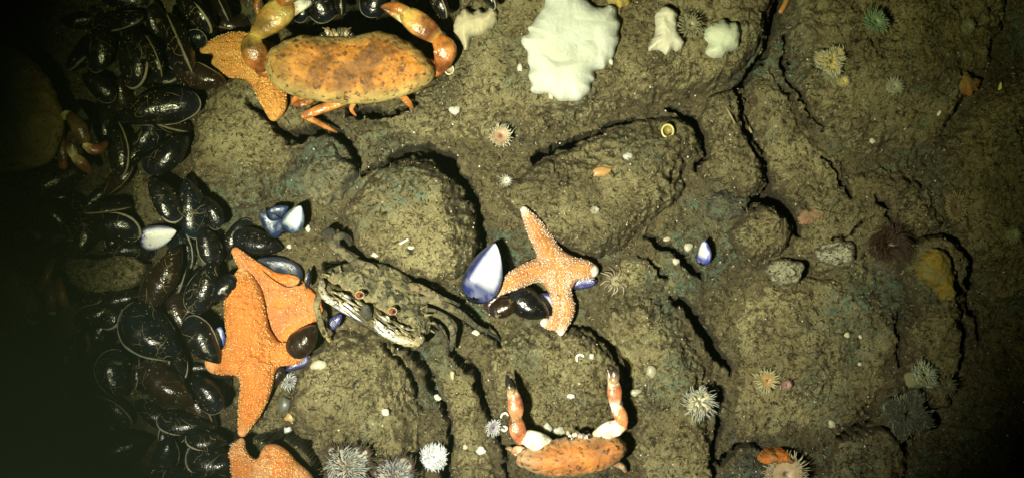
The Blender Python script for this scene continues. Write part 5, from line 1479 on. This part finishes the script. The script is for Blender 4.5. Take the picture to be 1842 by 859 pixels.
anemone(901, 246, 24, 'half closed striped anemone with a brown centre in the upper middle', 60, 0.30, (0.36, 0.32, 0.22), (0.56, 0.52, 0.40), (0.26, 0.17, 0.09), 0.012, 1.2, rings=3, thick=0.055, centre=(0.3, 0.16, 0.1), disc_r=0.7)
anemone(1240, 48, 26, 'olive grey anemone behind the white waisted soft coral', 70, 0.4, (0.17, 0.16, 0.09), (0.26, 0.25, 0.15), (0.15, 0.14, 0.08), 0.008, 0.8, rings=3)
anemone(1490, 112, 34, 'pale frilled anemone with a yellow mouth on the dim upper right rock', 100, 0.24, (0.26, 0.25, 0.16), (0.48, 0.47, 0.34), (0.34, 0.28, 0.12), 0.010, 0.9, lobes=3, centre=(0.50, 0.38, 0.1), thick=0.045, fill=True, disc_r=0.72)
anemone(1514, 148, 14, 'small yellowish anemone hanging below the pale frilled one', 36, 0.4, (0.42, 0.38, 0.2), (0.52, 0.48, 0.26), (0.4, 0.33, 0.12), 0.007, 0.9, rings=2)
anemone(1605, 157, 18, 'little pale tufted anemone in the middle of the dim upper right rock', 60, 0.5, (0.36, 0.36, 0.26), (0.48, 0.50, 0.38), (0.28, 0.27, 0.18), 0.007, 0.8)
anemone(1570, 42, 28, 'greenish dim anemone near the top of the upper right rock', 70, 0.4, (0.13, 0.20, 0.11), (0.20, 0.28, 0.17), (0.12, 0.18, 0.10), 0.010, 0.8, lobes=2)
anemone(1737, 50, 16, 'faint round anemone in the dark top right', 50, 0.4, (0.24, 0.25, 0.15), (0.3, 0.31, 0.2), (0.2, 0.2, 0.13), 0.007, 0.8)
anemone(1818, 422, 17, 'faint greenish anemone at the right edge', 50, 0.4, (0.26, 0.28, 0.17), (0.34, 0.36, 0.22), (0.22, 0.24, 0.14), 0.008, 0.8)
anemone(1648, 680, 30, 'white anemone with green tipped tentacles on the dim upright block', 130, 0.36, (0.34, 0.33, 0.20), (0.56, 0.68, 0.55), (0.34, 0.32, 0.18), 0.014, 0.9, thick=0.04, fill=True, disc_r=0.66, tilt=(-0.35, 0.25))
anemone(1625, 742, 50, 'dark lobed anemone with a paler fringe below the white green tipped one', 260, 0.16, (0.08, 0.08, 0.055), (0.20, 0.22, 0.16), (0.05, 0.05, 0.037), 0.012, 1.1, disc_r=0.82, thick=0.022, lobes=4, fill=True, outer=(0.17, 0.18, 0.13))
anemone(1586, 440, 44, 'fuzzy dark brown anemone in front of the pale crusted stone', 420, 0.55, (0.05, 0.028, 0.018), (0.085, 0.05, 0.032), (0.04, 0.02, 0.014), 0.018, 0.9, thick=0.013, disc_r=0.6, fill=True)
anemone(1405, 845, 42, 'round anemone with a vivid orange upper rim at the bottom right', 120, 0.28, (0.40, 0.30, 0.18), (0.46, 0.42, 0.30), (0.36, 0.27, 0.17), 0.018, 0.8, rings=3, thick=0.035, disc_r=0.78)
anemone(1378, 682, 24, 'crumpled yellowish anemone on the wide flat slab', 40, 0.5, (0.36, 0.31, 0.17), (0.48, 0.44, 0.25), (0.3, 0.18, 0.07), 0.006, 0.5, rings=2, thick=0.06, lobes=3)
anemone(1412, 690, 15, 'pinkish closed anemone beside the crumpled yellowish one', 30, 0.25, (0.24, 0.14, 0.12), (0.3, 0.2, 0.17), (0.26, 0.15, 0.13), 0.007, 1.0, rings=2)
anemone(1716, 372, 26, 'ring shaped yellow brown anemone in the dim right', 80, 0.25, (0.20, 0.16, 0.075), (0.30, 0.25, 0.11), (0.10, 0.07, 0.04), 0.006, 0.8, lobes=2, disc_r=0.72)
anemone(1108, 505, 30, 'flat pale star shaped anemone right of the speckled starfish', 13, 0.55, (0.18, 0.155, 0.10), (0.20, 0.175, 0.12), (0.19, 0.165, 0.11), 0.0015, 0.05, rings=1, thick=0.10, disc_r=0.35)
anemone(523, 685, 14, 'tiny black and white striped anemone on the left edge of the big pale silt rock', 26, 0.7, (0.4, 0.4, 0.4), (0.72, 0.74, 0.74), (0.06, 0.06, 0.06), 0.006, 0.5, rings=1, thick=0.07)
anemone(888, 766, 17, 'small frilled white anemone left of the small crab', 40, 0.5, (0.5, 0.48, 0.5), (0.74, 0.72, 0.76), (0.12, 0.1, 0.14), 0.008, 0.6, rings=2, thick=0.05, lobes=2)
anemone(911, 325, 13, 'small pale tuft anemone between the rounded rock and the yellow tube rock', 40, 0.5, (0.4, 0.4, 0.34), (0.5, 0.5, 0.44), (0.34, 0.32, 0.26), 0.005, 0.7)
anemone(1070, 378, 9, 'tiny pale ring shaped anemone low on the yellow tube rock', 22, 0.4, (0.42, 0.41, 0.34), (0.55, 0.54, 0.45), (0.2, 0.18, 0.13), 0.004, 0.8, disc_r=0.7)
anemone(1700, 690, 20, 'faint bristly anemone right of the white green tipped one', 40, 0.6, (0.15, 0.14, 0.08), (0.22, 0.2, 0.12), (0.12, 0.11, 0.07), 0.006, 0.6)
# the vivid rim of the orange topped anemone
z0 = gz(1405, 845, 16, np.mean)
soft_coral('vivid orange sponge crust on the upper rim of the bottom right anemone',
           [(1370, 836), (1372, 820), (1384, 811), (1400, 813), (1412, 809), (1424, 818), (1430, 828), (1418, 832), (1404, 829), (1388, 834)], 0.008, 0.006, (0.62, 0.17, 0.02), (0.5, 0.16, 0.03), 330, 'sponge', 'sponge', group='sponges', base=z0 + 0.013)


# ------------------------------------------------------------------ small single things on the rocks
def tube_cup(px, py, r, label, col, inner, h=0.008):
    z0 = gz(px, py); t = thing('tube_cup', label, 'tube', W(px, py, z0))
    a = np.linspace(0, 2 * np.pi, 24, endpoint=False); R = r / S
    prof = [(0.75, -0.004), (0.85, h * .5), (1.0, h), (0.92, h * 1.08), (0.72, h * 1.0)]
    mb = MB(); V = np.concatenate([np.stack([R * k * np.cos(a), R * 1.1 * k * np.sin(a), np.full(24, z)], 1) for k, z in prof])
    i = np.arange(len(prof) - 1)[:, None] * 24; j = np.arange(24)[None]
    mb.add(V, np.stack([i + j, i + (j + 1) % 24, i + 24 + (j + 1) % 24, i + 24 + j], -1).reshape(-1, 4), None, col)
    mb.build('tube_wall', M_ANEM, t)
    mb = MB(); prof = [(0.72, h), (0.6, h * 0.6), (0.05, h * 0.5)]
    V = np.concatenate([np.stack([R * k * np.cos(a), R * 1.1 * k * np.sin(a), np.full(24, z)], 1) for k, z in prof]); i = np.arange(2)[:, None] * 24
    mb.add(V, np.stack([i + j, i + (j + 1) % 24, i + 24 + (j + 1) % 24, i + 24 + j], -1).reshape(-1, 4), None, inner)
    mb.build('tube_floor', M_ANEM, t)


tube_cup(1199, 237, 12, 'small yellow cup shaped tube on the tilted rock', (0.52, 0.46, 0.18), (0.24, 0.19, 0.05))
tube_cup(809, 127, 9, 'little cream cup at the elbow of the large crab', (0.55, 0.5, 0.34), (0.35, 0.3, 0.18), 0.006)


def chip(px, py, lx, ly, ang, label, col, name='shell_fragment', cat='shell', lift=0.0, curve=0.25):
    z0 = gz(px, py, 2, np.mean) + 0.0008 + lift
    lx *= 0.88; ly *= 0.88
    n, m = 9, 7
    mb = MB()
    th = np.linspace(0, 2 * np.pi, 12, endpoint=False)
    jag = 1 + np.array([rnd.uniform(-0.22, 0.22) for _ in th])
    L, Wd = lx / S, ly / S
    rings = [(0.0, 1.0), (0.5, 0.9), (0.85, 0.55), (1.0, 0.1)]
    V = [(0, 0, Wd * curve * 2)]
    for r, zz in rings[1:]:
        for a, jg in zip(th, jag):
            V.append((L * r * jg * math.cos(a), Wd * r * jg * math.sin(a), Wd * curve * 2 * zz))
    for a, jg in zip(th, jag):
        V.append((L * .9 * jg * math.cos(a), Wd * .9 * jg * math.sin(a), -0.0012))
    V = np.array(V)
    tr = np.stack([np.zeros(12, int), 1 + np.arange(12), 1 + (np.arange(12) + 1) % 12], 1)
    i = 1 + np.arange(3)[:, None] * 12; j = np.arange(12)[None]
    q = np.stack([i + j, i + 12 + j, i + 12 + (j + 1) % 12, i + (j + 1) % 12], -1).reshape(-1, 4)
    c, s = math.cos(ang), math.sin(ang)
    V = np.stack([V[:, 0] * c - V[:, 1] * s, V[:, 0] * s + V[:, 1] * c, V[:, 2]], 1)
    mb.add(V, q, tr, col)
    o = mb.build(name, M_CHIP)
    o.location = W(px, py, z0)
    return tag(o, label, cat, 'shell fragments on the rocks')


PW = (0.46, 0.45, 0.38); GR = (0.36, 0.36, 0.32)
for row in [
    (1083, 308, 21, 10, 0.25, 'flat orange brown shell on the face of the tilted rock', (0.36, 0.20, 0.07)),
    (1130, 280, 11, 8, 0.2, 'pale grey scale left of the yellow tube', GR),
    (935, 122, 6, 8, 0, 'white grain left of the big soft coral', PW),
    (818, 198, 12, 9, 0.1, 'pale grey stone chip below the elbow of the large crab', (0.42, 0.42, 0.36)),
    (991, 172, 5, 9, 0.2, 'tiny white flake under the left corner of the big soft coral', PW),
    (1099, 110, 5, 8, 0.5, 'tiny white flake at the right edge of the big soft coral', PW),
    (693, 740, 9, 8, 0, 'white bead shaped shell in the middle of the big pale silt rock', PW),
    (740, 445, 8, 4, 0.1, 'white oval flake low on the rounded angular rock', PW),
    (675, 458, 9, 5, 0, 'white bead between the mottled crab and the rounded angular rock', PW),
    (856, 598, 8, 6, -0.3, 'white oval shell above the narrow slab', PW),
    (775, 686, 4, 11, 0.3, 'thin white shell sliver, upper one on the edge of the narrow slab', PW),
    (787, 714, 9, 6, -0.8, 'square white shell chip, lower one on the edge of the narrow slab', PW),
    (814, 675, 5, 10, 0, 'yellowish splinter on the narrow slab', (0.36, 0.32, 0.2)),
    (1064, 640, 6, 7, 0.3, 'white triangular shell chip on the domed silty rock', PW),
    (1027, 712, 8, 5, 0, 'white flat chip in the middle of the domed silty rock', (0.6, 0.6, 0.55)),
    (1005, 774, 15, 8, 0, 'smooth grey pebble in front of the eyes of the small crab', (0.30, 0.31, 0.26)),
    (985, 768, 9, 11, 0.5, 'pale angular chip left of the smooth grey pebble', GR),
    (1690, 203, 4, 7, -0.6, 'bright white speck on the dim upper right rock', (0.7, 0.7, 0.5)),
    (1799, 158, 4, 11, -0.2, 'glowing yellow green sliver near the right edge', (0.7, 0.7, 0.25)),
    (1569, 253, 6, 6, 0.5, 'small white star shaped chip low on the upper right rock', PW),
    (866, 810, 10, 9, 0, 'pale round shell left of the small crab', (0.5, 0.5, 0.47)),
    (837, 803, 5, 6, 0, 'little pinkish chip between the white anemone and the pale round shell', (0.5, 0.4, 0.3)),
    (1238, 444, 10, 8, 0.3, 'grey chip left of the small blue and white valve', (0.36, 0.33, 0.28)),
    (1497, 762, 8, 9, 0.3, 'yellowish grey chip on the lower edge of the wide flat slab', (0.38, 0.36, 0.24)),
    (1523, 602, 7, 6, 0.4, 'cream chip high on the wide flat slab', (0.5, 0.48, 0.34)),
    (1548, 605, 4, 4, 0.0, 'white dot, upper one on the wide flat slab', PW),
    (1547, 654, 4, 4, 0.0, 'white dot, lower one on the wide flat slab', PW),
    (513, 728, 17, 18, 0.2, 'dark grey pebble on the left rim of the big pale silt rock', (0.09, 0.09, 0.08)),
    (523, 750, 13, 9, 0.1, 'yellow tan chip below the dark grey pebble', (0.36, 0.25, 0.09)),
    (519, 775, 8, 15, 0.2, 'bluish white shell splinter under the yellow tan chip', (0.6, 0.63, 0.66)),
    (575, 655, 18, 10, 0.2, 'pale smooth patch of shell at the top of the big pale silt rock', (0.34, 0.33, 0.24)),
    (686, 505, 8, 6, 0.2, 'pale lump on the back of the mottled crab', (0.5, 0.5, 0.45)),
    (398, 457, 11, 10, 0, 'round grey tan pebble at the upper tip of the large starfish', (0.26, 0.22, 0.14)),
    (606, 438, 5, 5, 0, 'white bead on the paddle leg of the mottled crab', PW),
    (554, 410, 6, 9, 0.2, 'white crumb right of the broken blue valves', PW),
    (520, 443, 5, 5, 0, 'white pearl like bead below the broken blue valves', PW),
    (360, 730, 9, 7, 0, 'ochre pebble on the rounded black mussel', (0.26, 0.21, 0.09)),
    (1145, 705, 12, 9, 0.2, 'grey pale stone right of the small crab claw', (0.3, 0.29, 0.22)),
    (1172, 668, 13, 12, 0, 'dull pale stone on the long lower boulder', (0.28, 0.26, 0.19)),
    (1216, 470, 7, 7, 0.3, 'pale chip on the low brown rock', (0.45, 0.4, 0.33)),
    (1200, 430, 8, 5, 0.3, 'dull chip at the top of the low brown rock', (0.35, 0.3, 0.22)),
    (1745, 138, 10, 5, -0.3, 'dim pale flake on the orange sponge', (0.35, 0.3, 0.2)),
]:
    chip(*row)


def worm(pts, r, label, col=(0.72, 0.70, 0.62)):
    P = []
    for a, b in pts:
        z = gz(a, b) + 0.0015; P.append(W(a, b, z)[:])
    mb = MB(); loft(mb, P, [r / S] * len(P), col, n=7, k=5)
    o = mb.build('tube_worm', M_CHIP)
    return tag(o, label, 'worm tube', 'white worm tubes')


worm([(901, 750), (904, 744), (910, 742), (914, 746)], 2.2, 'white hooked worm tube, upper one left of the small crab')
worm([(902, 771), (908, 774), (912, 769), (908, 766)], 2.4, 'white curled worm tube, lower one left of the small crab')
worm([(1038, 648), (1038, 640), (1044, 637), (1050, 640)], 2.4, 'white hooked worm tube on the domed silty rock')
worm([(720, 438), (734, 430)], 2.0, 'short straight pale tube low on the rounded angular rock')
worm([(1330, 195), (1345, 225), (1352, 238)], 2.4, 'thin dull stalk at the top of the narrow upright rock', (0.24, 0.2, 0.12))
worm([(1308, 195), (1322, 222)], 2.0, 'second thin stalk left of the first on the narrow upright rock', (0.22, 0.18, 0.1))
worm([(1404, 22), (1412, 8), (1418, -8)], 5.0, 'orange brown stalk in the cleft at the top right', (0.34, 0.16, 0.05))

# ------------------------------------------------------------------ loose debris nobody could count; dark strands put small shadow strokes into colour
n = 26000
qx = nr.uniform(-40, 1882, n); qy = nr.uniform(-40, 900, n)
x = (qx - 921) / S; y = (429.5 - qy) / S
dn = fbm(x, y, 20, 3, 150) + 0.55
keep = nr.uniform(0, 1, n) < np.clip(dn, 0.15, 1)
x, y = x[keep], y[keep]; n = len(x)
th0 = nr.uniform(0, 2 * np.pi, n); curl = nr.normal(0, 1.1, n); ln = nr.uniform(0.0016, 0.0042, n); rw = nr.uniform(0.00025, 0.00060, n)
K = 4
px_ = np.zeros((n, K)); py_ = np.zeros((n, K)); th = th0.copy(); cx_, cy_ = x.copy(), y.copy()
for k in range(K):
    px_[:, k] = cx_; py_[:, k] = cy_
    cx_ = cx_ + np.cos(th) * ln / (K - 1); cy_ = cy_ + np.sin(th) * ln / (K - 1); th = th + curl
zz = ground_z(px_.ravel(), py_.ravel()).reshape(n, K)
zz = np.maximum(zz, zz.mean(1, keepdims=True) - 0.001) + rw[:, None] * 0.9 + nr.uniform(0, 0.0018, (n, 1)) * np.array([0, .6, 1, .5])[None, :K]
tdir = np.stack([np.gradient(px_, axis=1), np.gradient(py_, axis=1)], -1); tdir /= np.linalg.norm(tdir, axis=-1, keepdims=True) + 1e-9
side = np.stack([-tdir[..., 1], tdir[..., 0]], -1)
taper = np.array([0.5, 1, 1, 0.4])[None, :]
V = np.zeros((n, K, 3, 3))
for m_, (so, zo) in enumerate(((-1, -0.5), (1, -0.5), (0, 1.0))):
    V[:, :, m_, 0] = px_ + side[..., 0] * so * rw[:, None] * taper
    V[:, :, m_, 1] = py_ + side[..., 1] * so * rw[:, None] * taper
    V[:, :, m_, 2] = zz + zo * rw[:, None] * taper
base = (np.arange(n) * K * 3)[:, None, None]
kk = (np.arange(K - 1) * 3)[None, :, None]; jj = np.arange(3)[None, None, :]
Q = np.stack(np.broadcast_arrays(base + kk + jj, base + kk + (jj + 1) % 3, base + kk + 3 + (jj + 1) % 3, base + kk + 3 + jj), -1).reshape(-1, 4)
pal = np.array([(0.05, 0.04, 0.022), (0.09, 0.07, 0.035), (0.16, 0.13, 0.07), (0.25, 0.215, 0.125), (0.36, 0.33, 0.22)])
ci = nr.choice(5, n, p=[0.18, 0.26, 0.28, 0.20, 0.08])
mb = MB(); mb.add(V.reshape(-1, 3), Q, None, np.repeat(pal[ci], K * 3, axis=0))
o = mb.build('detritus_and_shade_strands', M_DEB, None, kind='stuff')

n = 1500
qx = nr.uniform(-20, 1862, n); qy = nr.uniform(-20, 880, n)
x = (qx - 921) / S; y = (429.5 - qy) / S
z = ground_z(x, y)
R = nr.uniform(0.0004, 0.0011, n) * (nr.uniform(0, 1, n) ** 2 * 0.8 + 0.5)
pal = np.array([(0.6, 0.58, 0.48), (0.4, 0.37, 0.26), (0.3, 0.24, 0.14), (0.7, 0.7, 0.66)])
mb = MB(); beads(mb, np.stack([x, y, z + R * 0.5], 1), R, pal[nr.choice(4, n)])
o = mb.build('shell_grit', M_CHIP, None, kind='stuff')

# ------------------------------------------------------------------ grit and byssus threads lying on the mussels
bpy.context.view_layer.update()
dg = bpy.context.evaluated_depsgraph_get()


def top_z(px, py):
    o_ = W(px, py, 0.0)
    ok, loc, nor, *_ = scene.ray_cast(dg, Vector((o_.x, o_.y, 0.3)), Vector((0, 0, -1)))
    return loc if ok else o_


mb = MB(); P = []; R_ = []
while len(P) < 1500:
    px, py = rnd.uniform(20, 440), rnd.uniform(0, 859)
    if not inside(BED, px, py) or pn(px * 0.018, py * 0.018, 210) < -0.05: continue
    P.append(top_z(px, py)[:]); R_.append(rnd.uniform(0.0003, 0.0011) * rnd.uniform(0.5, 1.2))
pal = np.array([(0.16, 0.13, 0.07), (0.24, 0.2, 0.11), (0.10, 0.08, 0.045), (0.34, 0.31, 0.22)])
beads(mb, np.array(P), np.array(R_), pal[nr.choice(4, len(P), p=[.35, .3, .25, .1])])
mb.build('mussel_bed_grit', M_DEB, None, kind='stuff')
mb = MB(); k = 0
while k < 230:
    px, py = rnd.uniform(40, 430), rnd.uniform(0, 859)
    if not inside(BED, px, py): continue
    an = rnd.uniform(0, 6.28); pts = []
    for q in range(4):
        l_ = top_z(px, py); pts.append((l_.x, l_.y, l_.z + 0.0004)); an += rnd.gauss(0, 0.5)
        st_ = rnd.uniform(5, 13); px += st_ * math.cos(an); py += st_ * math.sin(an)
    z_ = [p[2] for p in pts]
    if max(z_) - min(z_) > 0.012: continue
    loft(mb, pts, [0.00012, 0.00024, 0.00024, 0.00012], pal[rnd.randrange(3)], n=4, k=3); k += 1
mb.build('byssus_threads', M_DEB, None, kind='stuff')

# ------------------------------------------------------------------ faintly murky water, one closed box round the whole place
v = np.array([(x_, y_, z_) for x_ in (-6, 6) for y_ in (-6, 6) for z_ in (-1.6, 1.3)], float)
q = np.array([(0, 1, 3, 2), (4, 6, 7, 5), (0, 4, 5, 1), (2, 3, 7, 6), (0, 2, 6, 4), (1, 5, 7, 3)])
mh = bpy.data.materials.new('haze'); mh.use_nodes = True
mh.node_tree.nodes.clear()
oh = mh.node_tree.nodes.new('ShaderNodeOutputMaterial'); pv = mh.node_tree.nodes.new('ShaderNodeVolumePrincipled')
pv.inputs['Color'].default_value = (0.55, 0.78, 0.5, 1); pv.inputs['Density'].default_value = 0.013
mh.node_tree.links.new(pv.outputs[0], oh.inputs['Volume'])
link('haze', mesh_np('haze', v, [q], smooth=False), mh, None, 'stuff')
